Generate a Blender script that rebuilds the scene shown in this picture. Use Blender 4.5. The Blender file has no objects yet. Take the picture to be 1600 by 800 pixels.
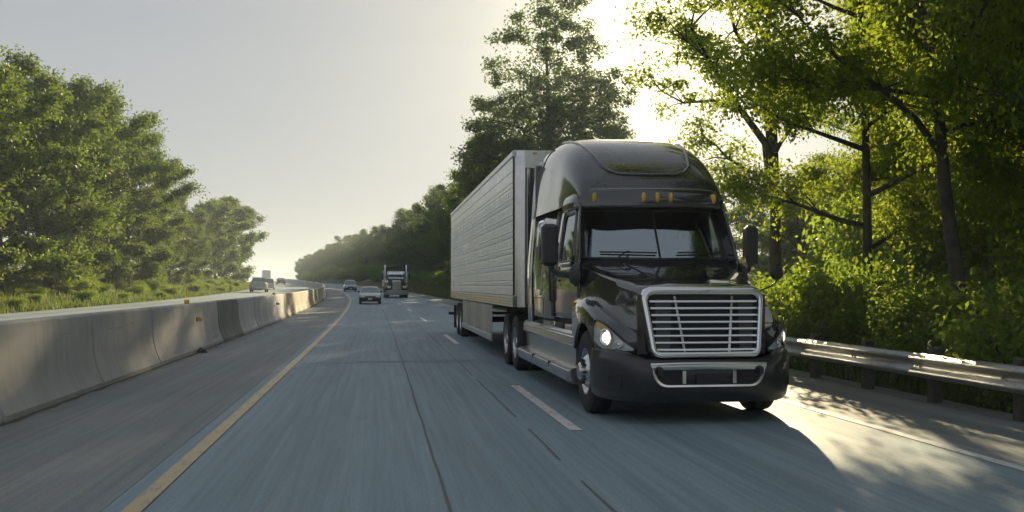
import bpy, math, random
import numpy as np
from mathutils import Vector, Matrix
R = math.radians
sc = bpy.context.scene
# ------------------------------------------------------------------ camera, sky, sun, exposure
CAM_YAW = 7.61            # camera looks this far to the right of the road direction (+Y)
SUN_AZ, SUN_EL = 16.0, 13.5
cd = bpy.data.cameras.new('camera'); cam = bpy.data.objects.new('camera', cd); sc.collection.objects.link(cam)
cam.location = (0, 0, 1.6); cam.rotation_euler = (R(90), 0, R(-CAM_YAW))
cd.lens = 35.0; cd.sensor_width = 36.0; cd.shift_y = 46.5/1600; cd.clip_start = .1; cd.clip_end = 6000
sc.camera = cam
w = bpy.data.worlds.new('World'); sc.world = w; w.use_nodes = True
nt = w.node_tree; nt.nodes.clear()
sky = nt.nodes.new('ShaderNodeTexSky'); sky.sky_type = 'NISHITA'; sky.sun_disc = False
sky.sun_elevation = R(SUN_EL); sky.sun_rotation = R(SUN_AZ); sky.air_density = 1.0; sky.dust_density = .6; sky.ozone_density = 1.5
hs = nt.nodes.new('ShaderNodeHueSaturation'); hs.inputs['Saturation'].default_value = .8
bg = nt.nodes.new('ShaderNodeBackground'); bg.inputs['Strength'].default_value = .15
wo = nt.nodes.new('ShaderNodeOutputWorld')
gam = nt.nodes.new('ShaderNodeGamma'); gam.inputs[1].default_value = .2   # hazy, evenly lit sky
nt.links.new(sky.outputs[0], gam.inputs[0]); nt.links.new(gam.outputs[0], hs.inputs['Color']); 
# the sun's aureole: bright circumsolar sky, round the same direction as the sun lamp
SUNV = (math.sin(R(SUN_AZ))*math.cos(R(SUN_EL)), math.cos(R(SUN_AZ))*math.cos(R(SUN_EL)), math.sin(R(SUN_EL)))
tcw = nt.nodes.new('ShaderNodeTexCoord'); dp = nt.nodes.new('ShaderNodeVectorMath'); dp.operation = 'DOT_PRODUCT'; dp.inputs[1].default_value = SUNV
nt.links.new(tcw.outputs['Generated'], dp.inputs[0])
tint = nt.nodes.new('ShaderNodeVectorMath'); tint.operation = 'MULTIPLY'; tint.inputs[1].default_value = (.97, .985, 1.03); nt.links.new(hs.outputs[0], tint.inputs[0])
last = tint.outputs[0]
for pw_, gn, cl in ((34, 1.5, (1, .88, .5)), (220, 4.0, (1, .86, .5))):
    mx_ = nt.nodes.new('ShaderNodeMath'); mx_.operation = 'MAXIMUM'; mx_.inputs[1].default_value = 0; nt.links.new(dp.outputs['Value'], mx_.inputs[0])
    po = nt.nodes.new('ShaderNodeMath'); po.operation = 'POWER'; po.inputs[1].default_value = pw_; nt.links.new(mx_.outputs[0], po.inputs[0])
    sc_ = nt.nodes.new('ShaderNodeVectorMath'); sc_.operation = 'SCALE'; sc_.inputs[0].default_value = tuple(c*gn for c in cl); nt.links.new(po.outputs[0], sc_.inputs['Scale'])
    ad = nt.nodes.new('ShaderNodeVectorMath'); ad.operation = 'ADD'; nt.links.new(last, ad.inputs[0]); nt.links.new(sc_.outputs[0], ad.inputs[1]); last = ad.outputs[0]
nt.links.new(last, bg.inputs[0]); nt.links.new(bg.outputs[0], wo.inputs[0])
sl = bpy.data.lights.new('sun', 'SUN'); sl.energy = 4.3; sl.angle = R(.55); sl.color = (1, .82, .5)
sun = bpy.data.objects.new('sun', sl); sc.collection.objects.link(sun)
SV = Vector((math.sin(R(SUN_AZ))*math.cos(R(SUN_EL)), math.cos(R(SUN_AZ))*math.cos(R(SUN_EL)), math.sin(R(SUN_EL))))
sun.rotation_euler = SV.to_track_quat('Z', 'Y').to_euler(); sun.location = (40, 60, 60)
vs = sc.view_settings; vs.view_transform = 'Standard'; vs.look = 'None'; vs.gamma = 1; vs.exposure = 1.12; vs.use_curve_mapping = False
try:
    sc.cycles.use_denoising = True; sc.cycles.denoiser = 'OPENIMAGEDENOISE'
    sc.cycles.max_bounces = 8; sc.cycles.transparent_max_bounces = 12; sc.cycles.volume_bounces = 0; sc.cycles.sample_clamp_indirect = 6
    sc.cycles.caustics_reflective = False; sc.cycles.caustics_refractive = False
except Exception: pass
rng = random.Random(7); nrng = np.random.default_rng(7)
COL = sc.collection

# ------------------------------------------------------------------ materials
MATS = {}
def P(name, col, rough=.5, metal=0, **k):
    if name in MATS: return MATS[name]
    m = bpy.data.materials.new(name); m.use_nodes = True; b = m.node_tree.nodes['Principled BSDF']
    b.inputs['Base Color'].default_value = (*col, 1); b.inputs['Roughness'].default_value = rough; b.inputs['Metallic'].default_value = metal
    for a, v in k.items():
        b.inputs[a.replace('_', ' ')].default_value = v
    MATS[name] = m; return m
def N(m, t, **k):
    n = m.node_tree.nodes.new(t)
    for a, v in k.items():
        if a in n.inputs: n.inputs[a].default_value = v
        else: setattr(n, a, v)
    return n
def L(m, a, b): m.node_tree.links.new(a, b)
def bsdf(m): return m.node_tree.nodes['Principled BSDF']
def coords(m, scale=(1, 1, 1), obj=False, loc=(0, 0, 0)):
    tc = N(m, 'ShaderNodeTexCoord'); mp = N(m, 'ShaderNodeMapping'); mp.inputs['Scale'].default_value = scale; mp.inputs['Location'].default_value = loc
    if obj: L(m, tc.outputs['Object'], mp.inputs[0])
    else:
        g = N(m, 'ShaderNodeNewGeometry'); L(m, g.outputs['Position'], mp.inputs[0])
    return mp.outputs[0]
def noise(m, vec, scale, detail=4, rough=.6):
    n = N(m, 'ShaderNodeTexNoise'); n.inputs['Scale'].default_value = scale; n.inputs['Detail'].default_value = detail; n.inputs['Roughness'].default_value = rough
    L(m, vec, n.inputs['Vector']); return n.outputs['Fac']
def ramp(m, fac, stops):
    r = N(m, 'ShaderNodeValToRGB'); e = r.color_ramp.elements
    while len(e) < len(stops): e.new(.5)
    for q, (p, c) in zip(e, stops): q.position = p; q.color = (*c, 1) if len(c) == 3 else c
    L(m, fac, r.inputs[0]); return r.outputs[0]
def mixc(m, fac, a, b, mode='MIX'):
    x = N(m, 'ShaderNodeMix'); x.data_type = 'RGBA'; x.blend_type = mode
    for s, v in ((0, fac), (6, a), (7, b)):
        if hasattr(v, 'links'): L(m, v, x.inputs[s])
        else: x.inputs[s].default_value = v if s == 0 else (*v, 1)
    return x.outputs[2]
def bump(m, h, strength=.3, dist=.02):
    b = N(m, 'ShaderNodeBump'); b.inputs['Strength'].default_value = strength; b.inputs['Distance'].default_value = dist
    L(m, h, b.inputs['Height']); L(m, b.outputs[0], bsdf(m).inputs['Normal'])
g1 = lambda v: (v, v, v)
def noisy(name, c0, c1, scale, rough=.6, metal=0, bs=.2, obj=True, **k):
    m = P(name, c0, rough, metal, **k)
    v = coords(m, obj=obj); f = noise(m, v, scale)
    L(m, ramp(m, f, [(.3, c0), (.7, c1)]), bsdf(m).inputs['Base Color'])
    if bs: bump(m, noise(m, v, scale*3), bs, .01)
    return m
# paint / metal / rubber
paint = P('black_paint', (.04, .042, .046), .25, .55, Coat_Weight=1.0, Coat_Roughness=.03, Coat_IOR=1.75, Specular_IOR_Level=.6)
f_ = noise(paint, coords(paint, obj=True), 3.0); L(paint, ramp(paint, f_, [(.35, g1(.16)), (.7, g1(.3))]), bsdf(paint).inputs['Roughness'])
dn = noise(paint, coords(paint, (1, 1, 2.2), True), 2.4, 6, .7); L(paint, mixc(paint, ramp(paint, dn, [(.5, g1(0)), (.85, g1(.14))]), (.03, .032, .036), (.11, .11, .108)), bsdf(paint).inputs['Base Color'])   # road film
satin = noisy('satin_black_plastic', (.016, .017, .019), (.026, .027, .029), 6, .42, bs=.05)
plastic = noisy('grey_plastic', (.03, .032, .034), (.045, .047, .05), 20, .5, bs=.1)
chrome = P('chrome', g1(.88), .12, 1.0)
alum = noisy('polished_aluminium', g1(.62), g1(.72), 5, .22, 1.0, bs=.04)
dull = noisy('dull_aluminium', (.45, .46, .47), (.6, .61, .62), 4, .27, .85, bs=.06)
galv = noisy('galvanised_steel', (.3, .31, .32), (.44, .45, .45), 9, .42, .85, bs=.015)
rubber = noisy('tyre_rubber', (.018, .018, .019), (.035, .034, .033), 8, .75, bs=.25)
dark = P('underbody_dark', (.012, .012, .013), .7)
inter = P('cab_interior', (.05, .052, .055), .7)
steel = noisy('frame_steel', (.02, .02, .021), (.04, .038, .036), 7, .55, .3)
amber = P('amber_lens', (.85, .5, .05), .2, 0, Coat_Weight=.6)
redl = P('red_lens', (.45, .02, .015), .2, 0, Coat_Weight=.6)
white_p = noisy('white_paint_body', (.62, .62, .6), (.7, .7, .68), 3, .3, 0, bs=0, Coat_Weight=.6)
silver_p = P('silver_paint', (.42, .43, .43), .3, .5, Coat_Weight=.7)
grey_p = P('dark_grey_paint', (.035, .037, .04), .28, .2, Coat_Weight=.8)
tan_skirt = noisy('skirt_panel', (.40, .37, .31), (.5, .47, .4), 2.5, .5, .2, bs=.06)
lampglow = P('headlamp_bulb', (.9, .9, .85), .3); bsdf(lampglow).inputs['Emission Color'].default_value = (1, .86, .6, 1); bsdf(lampglow).inputs['Emission Strength'].default_value = 1.1
refl = noisy('lamp_reflector', g1(.62), g1(.8), 30, .25, .1, bs=.15)
bump_black = noisy('bumper_black', (.014, .015, .017), (.024, .025, .027), 5, .3, bs=.03, Coat_Weight=.5, Coat_Roughness=.1)
def glass(name, tint, base=.05, gain=.95, rough=.0, power=4):
    m = bpy.data.materials.new(name); m.use_nodes = True; n = m.node_tree; n.nodes.clear()
    o = n.nodes.new('ShaderNodeOutputMaterial'); mx = n.nodes.new('ShaderNodeMixShader'); t = n.nodes.new('ShaderNodeBsdfTransparent')
    gl = n.nodes.new('ShaderNodeBsdfGlossy'); gl.inputs['Roughness'].default_value = rough; gl.inputs[0].default_value = (.86, .95, 1, 1); t.inputs[0].default_value = (*tint, 1)
    lw = n.nodes.new('ShaderNodeLayerWeight'); lw.inputs[0].default_value = .5
    pw = n.nodes.new('ShaderNodeMath'); pw.operation = 'POWER'; pw.inputs[1].default_value = power
    ma = n.nodes.new('ShaderNodeMath'); ma.operation = 'MULTIPLY_ADD'; ma.inputs[1].default_value = gain-base; ma.inputs[2].default_value = base
    n.links.new(lw.outputs['Facing'], pw.inputs[0]); n.links.new(pw.outputs[0], ma.inputs[0]); n.links.new(ma.outputs[0], mx.inputs[0])
    n.links.new(t.outputs[0], mx.inputs[1]); n.links.new(gl.outputs[0], mx.inputs[2]); n.links.new(mx.outputs[0], o.inputs[0])
    MATS[name] = m; return m
wglass = glass('windscreen_glass', (.5, .58, .6), .42)
sglass = glass('side_window_glass', (.25, .27, .26), .1)
lensg = glass('lamp_lens_clear', (.95, .95, .95), .07)
# road surfaces
def road_mat(name, c0, c1, c2):
    m = P(name, c0, .6, 0, Specular_IOR_Level=.22)
    a = noise(m, coords(m, (3.2, .035, 1)), 1.0, 6, .65); b = noise(m, coords(m, (1, 1, 1)), 38, 3, .7); c = noise(m, coords(m, (.5, .11, 1)), .8, 3)
    st = noise(m, coords(m, (14, .25, 1)), 1.0, 4, .6)
    col = ramp(m, a, [(.3, c0), (.52, c1), (.72, c2)])
    col = mixc(m, .45, col, ramp(m, st, [(.3, g1(.35)), (.7, g1(.66))]), 'OVERLAY')
    col = mixc(m, .35, col, ramp(m, b, [(.25, g1(.25)), (.75, g1(.75))]), 'OVERLAY')
    col = mixc(m, .4, col, ramp(m, c, [(.3, g1(.38)), (.7, g1(.62))]), 'OVERLAY')
    sx = N(m, 'ShaderNodeSeparateXYZ'); L(m, coords(m), sx.inputs[0]); wt_ = N(m, 'ShaderNodeMath'); wt_.operation = 'MULTIPLY_ADD'; wt_.inputs[1].default_value = 3.4; wt_.inputs[2].default_value = 1.3; L(m, sx.outputs[0], wt_.inputs[0])
    sn = N(m, 'ShaderNodeMath'); sn.operation = 'SINE'; L(m, wt_.outputs[0], sn.inputs[0]); ab = N(m, 'ShaderNodeMath'); ab.operation = 'MULTIPLY_ADD'; ab.inputs[1].default_value = .5; ab.inputs[2].default_value = .5; L(m, sn.outputs[0], ab.inputs[0])
    col = mixc(m, .3, col, ramp(m, ab.outputs[0], [(.1, g1(.42)), (.9, g1(.56))]), 'OVERLAY')   # polished wheel tracks
    sp_ = noise(m, coords(m, (2.2, .5, 1)), 1.1, 5, .7); col = mixc(m, ramp(m, sp_, [(.62, g1(0)), (.75, g1(.35))]), col, (.06, .068, .075))   # oil and rubber stains
    L(m, col, bsdf(m).inputs['Base Color']); L(m, ramp(m, a, [(.3, g1(.6)), (.7, g1(.78))]), bsdf(m).inputs['Roughness'])
    bump(m, b, .35, .006); return m
asphalt = road_mat('travel_lane_pavement', (.195, .265, .305), (.255, .328, .368), (.31, .376, .41))
shoulder = road_mat('shoulder_pavement', (.165, .188, .197), (.225, .243, .247), (.275, .288, .285))
tarcol = P('crack_tar', (.13, .15, .162), .8)
dirt = noisy('roadside_dirt', (.05, .045, .036), (.11, .1, .08), 3, .9, bs=.5, obj=False)
def paint_mat(name, c, worn):
    m = P(name, c, .5); f = noise(m, coords(m, (5, 1.2, 1)), 2.2, 6, .75); L(m, ramp(m, f, [(.32, worn), (.5, c)]), bsdf(m).inputs['Base Color']); return m
ypaint = paint_mat('yellow_road_paint', (.56, .44, .22), (.28, .26, .2)); wpaint = paint_mat('white_road_paint', (.78, .77, .73), (.33, .33, .32))
lightline = P('pale_joint_sealant', (.3, .3, .29), .7)
def concrete(name, c0, c1, streak):
    m = P(name, c0, .85); v = coords(m, (1, 1, .5)); a = noise(m, v, 1.6, 5); s = noise(m, coords(m, (1.4, 2.6, .12)), 1.6, 5, .7); fine = noise(m, coords(m), 30, 3)
    oi = N(m, 'ShaderNodeObjectInfo')
    col = ramp(m, a, [(.3, c0), (.7, c1)]); col = mixc(m, ramp(m, s, [(.5, g1(0)), (.8, g1(.5))]), col, streak)
    col = mixc(m, .5, col, ramp(m, oi.outputs['Random'], [(0, g1(.38)), (1, g1(.6))]), 'OVERLAY')
    sc_n = noise(m, coords(m, (9, .35, 7)), 1.0, 4, .7); col = mixc(m, ramp(m, sc_n, [(.63, g1(0)), (.7, g1(.45))]), col, (.1, .098, .095))   # tyre scuffs
    L(m, col, bsdf(m).inputs['Base Color']); bump(m, fine, .4, .008); return m
conc = concrete('barrier_concrete', (.4, .39, .375), (.52, .51, .485), (.26, .25, .235))
conc_d = concrete('barrier_concrete_grimy', (.16, .16, .145), (.24, .23, .2), (.1, .1, .09))
conc_y = concrete('barrier_concrete_yellowish', (.38, .33, .22), (.47, .42, .3), (.24, .2, .13))  # yellower base tone for the middle blocks of the row
# vegetation
def leafmat(name, dark_c, light_c, trans, tw=.45):
    m = P(name, dark_c, .55); b = bsdf(m); b.inputs['Specular IOR Level'].default_value = .25
    g = N(m, 'ShaderNodeNewGeometry'); oi = N(m, 'ShaderNodeObjectInfo')
    c = ramp(m, g.outputs['Random Per Island'], [(0, dark_c), (1, light_c)])
    c = mixc(m, .35, c, ramp(m, oi.outputs['Random'], [(0, (.42, .5, .4)), (1, (.58, .55, .42))]), 'OVERLAY'); L(m, c, b.inputs['Base Color'])
    t = N(m, 'ShaderNodeBsdfTranslucent'); tc = mixc(m, .5, c, trans); L(m, tc, t.inputs[0])
    mx = N(m, 'ShaderNodeMixShader'); mx.inputs[0].default_value = tw
    L(m, b.outputs[0], mx.inputs[1]); L(m, t.outputs[0], mx.inputs[2]); L(m, mx.outputs[0], m.node_tree.nodes['Material Output'].inputs[0]); return m
leaf_a = leafmat('leaf_broad', (.045, .1, .025), (.115, .185, .035), (.62, .73, .04), .62)
leaf_b = leafmat('leaf_far', (.04, .078, .026), (.1, .14, .034), (.3, .42, .04), .5)
leaf_c = leafmat('leaf_shrub', (.035, .09, .028), (.085, .165, .04), (.56, .71, .05), .6)
grass_m = leafmat('grass_blades', (.05, .085, .02), (.12, .15, .04), (.26, .34, .05), .45)
bark = noisy('bark', (.035, .03, .024), (.09, .078, .062), 5, .9, bs=.6)
soil = P('verge_soil', (.06, .07, .03), .95)
v_ = coords(soil); L(soil, ramp(soil, noise(soil, v_, .35, 8, .7), [(.3, (.045, .06, .02)), (.5, (.085, .1, .032)), (.68, (.15, .14, .06))]), bsdf(soil).inputs['Base Color']); bump(soil, noise(soil, v_, 4, 6), .8, .1)

# ------------------------------------------------------------------ mesh helpers
class MB:
    def __init__(s): s.v = []; s.f = []
    def add(s, vs, fs):
        o = len(s.v); s.v += [tuple(p) for p in vs]; s.f += [tuple(i+o for i in f) for f in fs]; return s
    def box(s, x0, x1, y0, y1, z0, z1, bev=0):
        if bev <= 0:
            return s.add([(x, y, z) for z in (z0, z1) for y in (y0, y1) for x in (x0, x1)], [(0, 2, 3, 1), (4, 5, 7, 6), (0, 1, 5, 4), (1, 3, 7, 5), (3, 2, 6, 7), (2, 0, 4, 6)])
        b = min(bev, (x1-x0)/2.01, (y1-y0)/2.01, (z1-z0)/2.01)
        secs = []
        for z, i in ((z0, b), (z0+b, 0), (z1-b, 0), (z1, b)):
            X0, X1, Y0, Y1 = x0+i, x1-i, y0+i, y1-i; q = b*.6 if i == 0 else b*.3
            secs.append([(X0+q, Y0, z), (X1-q, Y0, z), (X1, Y0+q, z), (X1, Y1-q, z), (X1-q, Y1, z), (X0+q, Y1, z), (X0, Y1-q, z), (X0, Y0+q, z)])
        return s.loft(secs, closed=True, caps=True)
    def loft(s, secs, closed=False, caps=False):
        n = len(secs[0]); vs = [p for q in secs for p in q]; fs = []
        for i in range(len(secs)-1):
            for j in range(n if closed else n-1):
                k = (j+1) % n; fs.append((i*n+j, i*n+k, (i+1)*n+k, (i+1)*n+j))
        if caps: fs.append(tuple(range(n-1, -1, -1))); fs.append(tuple((len(secs)-1)*n+j for j in range(n)))
        return s.add(vs, fs)
    def grid(s, fn, us, vs, skip=None):
        P_ = [fn(u, v) for u in us for v in vs]; n = len(vs)
        return s.add(P_, [(i*n+j, (i+1)*n+j, (i+1)*n+j+1, i*n+j+1) for i in range(len(us)-1) for j in range(n-1)
                          if not (skip and skip((us[i]+us[i+1])/2, (vs[j]+vs[j+1])/2))])
    def tube(s, pts, r, n=8, caps=True):
        pts = [Vector(p) for p in pts]; rs = r if isinstance(r, (list, tuple)) else [r]*len(pts); secs = []; up = None
        for i, p in enumerate(pts):
            t = (pts[min(i+1, len(pts)-1)]-pts[max(i-1, 0)]).normalized()
            if up is None: up = t.orthogonal().normalized()
            up = (up-t*up.dot(t)).normalized(); q = t.cross(up)
            secs.append([p+(up*math.cos(a)+q*math.sin(a))*rs[i] for a in (2*math.pi*k/n for k in range(n))])
        return s.loft(secs, True, caps)
    def lathe(s, prof, c=(0, 0, 0), axis='x', n=32):   # prof: (radius, offset along axis)
        secs = []
        for k in range(n):
            a = 2*math.pi*k/n; ca, sa = math.cos(a), math.sin(a); q = []
            for r, h in prof:
                q.append({'x': (c[0]+h, c[1]+r*ca, c[2]+r*sa), 'y': (c[0]+r*ca, c[1]+h, c[2]+r*sa), 'z': (c[0]+r*ca, c[1]+r*sa, c[2]+h)}[axis])
            secs.append(q)
        secs.append(secs[0]); return s.loft(secs)
    def ring(s, outer, inner):                         # two equal outlines of 3-D points
        n = len(outer); return s.add(list(outer)+list(inner), [(i, (i+1) % n, n+(i+1) % n, n+i) for i in range(n)])
    def poly(s, pts): return s.add(pts, [tuple(range(len(pts)))])
    def mesh(s, name, mat, smooth=35):
        m = bpy.data.meshes.new(name); m.from_pydata(s.v, [], s.f); m.materials.append(mat)
        if smooth:
            m.polygons.foreach_set('use_smooth', [True]*len(m.polygons)); m.set_sharp_from_angle(angle=R(smooth))
        return m
    def build(s, name, mat, parent=None, smooth=35, fix=True, thick=0, bev=0):
        m = s.mesh(name, mat, smooth); o = link(name, m, parent)
        if fix: fixn(m)
        if thick:
            md = o.modifiers.new('t', 'SOLIDIFY'); md.thickness = thick; md.offset = -1
        if bev:
            md = o.modifiers.new('b', 'BEVEL'); md.width = bev; md.segments = 2; md.limit_method = 'ANGLE'; md.angle_limit = R(40)
        return o
def fixn(m):
    import bmesh
    b = bmesh.new(); b.from_mesh(m); bmesh.ops.remove_doubles(b, verts=b.verts, dist=1e-5); bmesh.ops.recalc_face_normals(b, faces=b.faces); b.to_mesh(m); b.free()
def link(name, data, parent=None):
    o = bpy.data.objects.new(name, data); COL.objects.link(o)
    if parent: o.parent = parent
    return o
def tag(o, label=None, cat=None, group=None, kind=None):
    for k, v in (('label', label), ('category', cat), ('group', group), ('kind', kind)):
        if v: o[k] = v
    return o
def thing(name, label, cat, loc=(0, 0, 0), rz=0, group=None):
    o = link(name, None); o.location = loc; o.rotation_euler.z = rz; o.empty_display_size = .2; return tag(o, label, cat, group)
def copy_tree(o, parent=None):
    c = o.copy(); COL.objects.link(c); c.parent = parent
    for ch in list(o.children): copy_tree(ch, c)
    return c
def interp(x, tab): return float(np.interp(x, [a for a, _ in tab], [b for _, b in tab]))
def smooth_tab(tab):
    xs = np.array([a for a, _ in tab], float); ys = np.array([b for _, b in tab], float); d = np.gradient(ys, xs)
    def f(x):
        x = min(max(x, xs[0]), xs[-1]); i = min(int(np.searchsorted(xs, x, 'right'))-1, len(xs)-2); h = xs[i+1]-xs[i]; t = (x-xs[i])/h
        return float((2*t**3-3*t*t+1)*ys[i]+(t**3-2*t*t+t)*h*d[i]+(3*t*t-2*t**3)*ys[i+1]+(t**3-t*t)*h*d[i+1])
    return f
def lin(a, b, n): return [a+(b-a)*i/(n-1) for i in range(n)]
def rrect(a0, a1, b0, b1, r, n=5):
    o = []
    for cx, cy, s in ((a1-r, b1-r, 0), (a0+r, b1-r, 90), (a0+r, b0+r, 180), (a1-r, b0+r, 270)):
        o += [(cx+r*math.cos(R(s+90*k/n)), cy+r*math.sin(R(s+90*k/n))) for k in range(n+1)]
    return o

# ------------------------------------------------------------------ road geometry (lat = metres right of the camera's line, v = metres along the road)
def off(v):
    if v <= 0: return 0.0
    if v < 220: return -1.1e-6*v**3
    return -1.1e-6*220**3-(3*1.1e-6*220**2)*(v-220)
def rise(v):
    t = max(0, v-18)
    if t < 200: return 4.0e-5*t*t
    a = 4.0e-5*200*200; s = .016; q = min(t-200, 110)
    return a+s*q-s*q*q/220
def W(lat, v, z=0): return (lat+off(v), v, rise(v)+z)
def strip(lats, vs_, zf): 
    m = MB(); m.grid(lambda v, l: W(l, v, zf(l, v)), vs_, lats); return m
VS = lin(-60, 120, 46)+lin(126, 330, 35)+[360, 400, 450, 520]
def left_z(l, v): return .22+.02*(-l-4.9)
road = strip([-4.9, -1.9, 0, 2.16, 5.7], VS, lambda l, v: 0).build('road', asphalt, smooth=0); tag(road, kind='structure')
sh_r = strip([5.7, 6.8, 8.0], VS, lambda l, v: -.012*(l-5.7)-.001).build('road_shoulder', shoulder, smooth=0); tag(sh_r, kind='structure')
for o in (road, sh_r): pass
inner = strip([-4.9, -1.95], VS, lambda l, v: .004).build('road_shoulder', shoulder, smooth=0); tag(inner, kind='structure')
opp = strip([-15.2, -12, -9, -4.9], VS, left_z).build('opposite_road', asphalt, smooth=0); tag(opp, kind='structure')
def vflat(name, mat, l0, l1, v0, v1, z=.006, parent=road, jit=0, step=2.5):
    n = max(2, int((v1-v0)/step)+1); m = MB(); V_ = lin(v0, v1, n); J = [rng.uniform(-jit, jit) for _ in V_]; J2 = [rng.uniform(-jit, jit)*.5 for _ in V_]
    m.loft([[W(l0+a, v, z), W(l1+a+b, v, z)] for v, a, b in zip(V_, J, J2)]); return m.build(name, mat, parent, smooth=0, fix=False)
vflat('yellow_edge_line', ypaint, -1.80, -1.66, -30, 330, .010)
vflat('white_edge_line', wpaint, 5.5, 5.63, -30, 330)
for k in range(-2, 18): vflat('lane_dash', wpaint, 2.09, 2.23, 10.8+16.5*k, 15.8+16.5*k, .006)
vflat('road_crack', tarcol, .49, .515, -10, 130, .005, jit=.006, step=.8)
for a, b in ((-6, -1), (1, 5.5), (6.5, 8), (9, 11), (12, 17), (17.6, 24), (26, 40)): vflat('road_crack', tarcol, 1.64, 1.665, a, b, .005, jit=.01, step=.6)
for a, b in ((16, 30),): vflat('road_crack', tarcol, 3.4, 3.42, a, b, .005, jit=.008, step=.8)
for v0, l0, l1 in ((20.9, -1.6, 1.9), (21.25, -.5, 2.0), (38, -1.6, 2), (58, -1.6, 5)): 
    m = MB(); m.loft([[W(l, v0+rng.uniform(-.03, .03)-.05, .0055), W(l, v0+rng.uniform(-.03, .03)+.03, .0055)] for l in lin(l0, l1, 12)]); m.build('pavement_joint', lightline, road, 0, False)
vflat('opposite_edge_line', wpaint, -14.35, -14.2, -20, 330, left_z(-14.2, 60)+.012, opp)
for k in range(0, 16): vflat('lane_dash', wpaint, -10.3, -10.15, 20+16.5*k, 25+16.5*k, left_z(-10.2, 60)+.012, opp)
vflat('opposite_yellow_line', ypaint, -6.2, -6.05, -20, 330, left_z(-6.1, 60)+.02, opp)
# grime strip along the barrier foot
vflat('barrier_grime', dirt, -4.75, -4.22, -20, 300, .009, inner, jit=.045, step=.45)
# terrain: one sheet to the horizon
def terr(l, v):
    if l < -15.2:
        d = -15.2-l; return left_z(-15.2, v)-.02+min(d, 16)*.16*(1 if v < 240 else max(0, 1-(v-240)/60))+.3*math.sin(l*.7+v*.13)*min(d, 5)/12*(1 if v < 260 else .2)
    if l > 8:
        d = l-8; t = min(max((v-80)/45, 0), 1); t = t*t*(3-2*t); t *= 1 if v < 300 else max(.25, 1-(v-300)/150)
        bank = min(d, 24)*.34*t*min(1, d/2.0+.3)*(1 if d < 26 else max(.15, 1-(d-26)/30)); low = -.15-min(d, 30)*.012
        return low*(1-t)+bank+.15*math.sin(l*.9+v*.21)*min(d/4, 1)
    return -.25
LT = [-1500, -700, -300, -120, -70, -50]+lin(-42, -15.6, 20)+[-15.2, -15.0, -12, -4, 4, 7.8, 8.0]+lin(8.6, 40, 20)+[50, 70, 110, 250, 600, 1500]
VT = [-300, -120]+lin(-60, 330, 79)+[360, 400, 450, 520, 650, 900, 1300, 2000]
gm = strip(LT, VT, terr).build('ground', soil, smooth=60); tag(gm, kind='structure')
# grass on the banks (uncountable)
def grass(name, label, spots, hmin, hmax, wid, mat):
    n = len(spots); v = np.zeros((n*3, 3)); 
    for i, (x, y, z) in enumerate(spots):
        a = rng.uniform(0, math.pi); h = rng.uniform(hmin, hmax); dx, dy = math.cos(a)*wid, math.sin(a)*wid; lx, ly = rng.uniform(-.4, .4)*h, rng.uniform(-.4, .4)*h
        v[3*i] = (x-dx, y-dy, z-.03); v[3*i+1] = (x+dx, y+dy, z-.03); v[3*i+2] = (x+lx, y+ly, z+h)
    m = bpy.data.meshes.new(name); m.vertices.add(n*3); m.vertices.foreach_set('co', v.ravel()); m.loops.add(n*3); m.loops.foreach_set('vertex_index', np.arange(n*3))
    m.polygons.add(n); m.polygons.foreach_set('loop_start', np.arange(n)*3); m.polygons.foreach_set('loop_total', np.full(n, 3)); m.update(); m.materials.append(mat)
    o = link(name, m); tag(o, label, 'grass', kind='stuff'); return o
sp = []
for _ in range(42000):
    v = 28+rng.random()**1.5*190; l = -15.3-rng.random()**1.4*14
    sp.append(W(l, v, terr(l, v)))
grass('grass', 'sunlit long grass on the bank below the trees across the road', sp, .1, .4, .04, grass_m)
sp = []
for _ in range(30000):
    v = rng.uniform(55, 190); l = 8.1+rng.random()**1.2*12; sp.append(W(l, v, terr(l, v)))
for _ in range(9000):
    v = rng.uniform(4, 34); l = 8.15+rng.random()**1.5*6; sp.append(W(l, v, terr(l, v)))
grass('grass', 'green grass on the steep bank beside the dark oncoming truck', sp, .2, .7, .03, grass_m)

# ------------------------------------------------------------------ median barrier blocks
JP = [(.0, 0), (.31, 0), (.31, .08), (.275, .13), (.2, .33), (.155, .55), (.135, 1.0), (.115, 1.13), (.085, 1.16), (0, 1.165)]
def barrier_mesh(mat, Lb=4.2):
    half = JP[1:]; sec = [(x, z) for x, z in half]+[(-x, z) for x, z in reversed(half[:-1])]; m = MB(); secs = []
    for y, i in ((.014, .03), (.045, 0), (Lb-.045, 0), (Lb-.014, .03)): secs.append([(x-i*(1 if x > 0 else -1)*(x != 0), y, z-(i*.5 if z > .5 else 0)) for x, z in sec])
    m.loft(secs, True, True); me = m.mesh('concrete_barrier', mat, 28); fixn(me); return me
bm_n, bm_d, bm_y = barrier_mesh(conc), barrier_mesh(conc_d), barrier_mesh(conc_y)
BL = 4.2; B0 = 16.45-BL*5; BLAT = -4.62
names = {10: 'pale concrete barrier block, second beyond the grimy dark one', 11: 'pale concrete barrier block, third beyond the grimy dark one', 12: 'pale concrete barrier block touching the first yellowish block', 3: 'grey concrete barrier block running off the left edge of the picture', 4: 'grey concrete barrier block just left of the second joint', 5: 'grey concrete barrier block, third along, beside the near shoulder',
         6: 'pale concrete barrier block with a yellow reflector at its far joint', 7: 'clean pale concrete barrier block beside the grimy dark one, nearer the camera', 8: 'grimy dark concrete barrier block, darkest of the row', 9: 'pale concrete barrier block just beyond the grimy dark one'}
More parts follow.
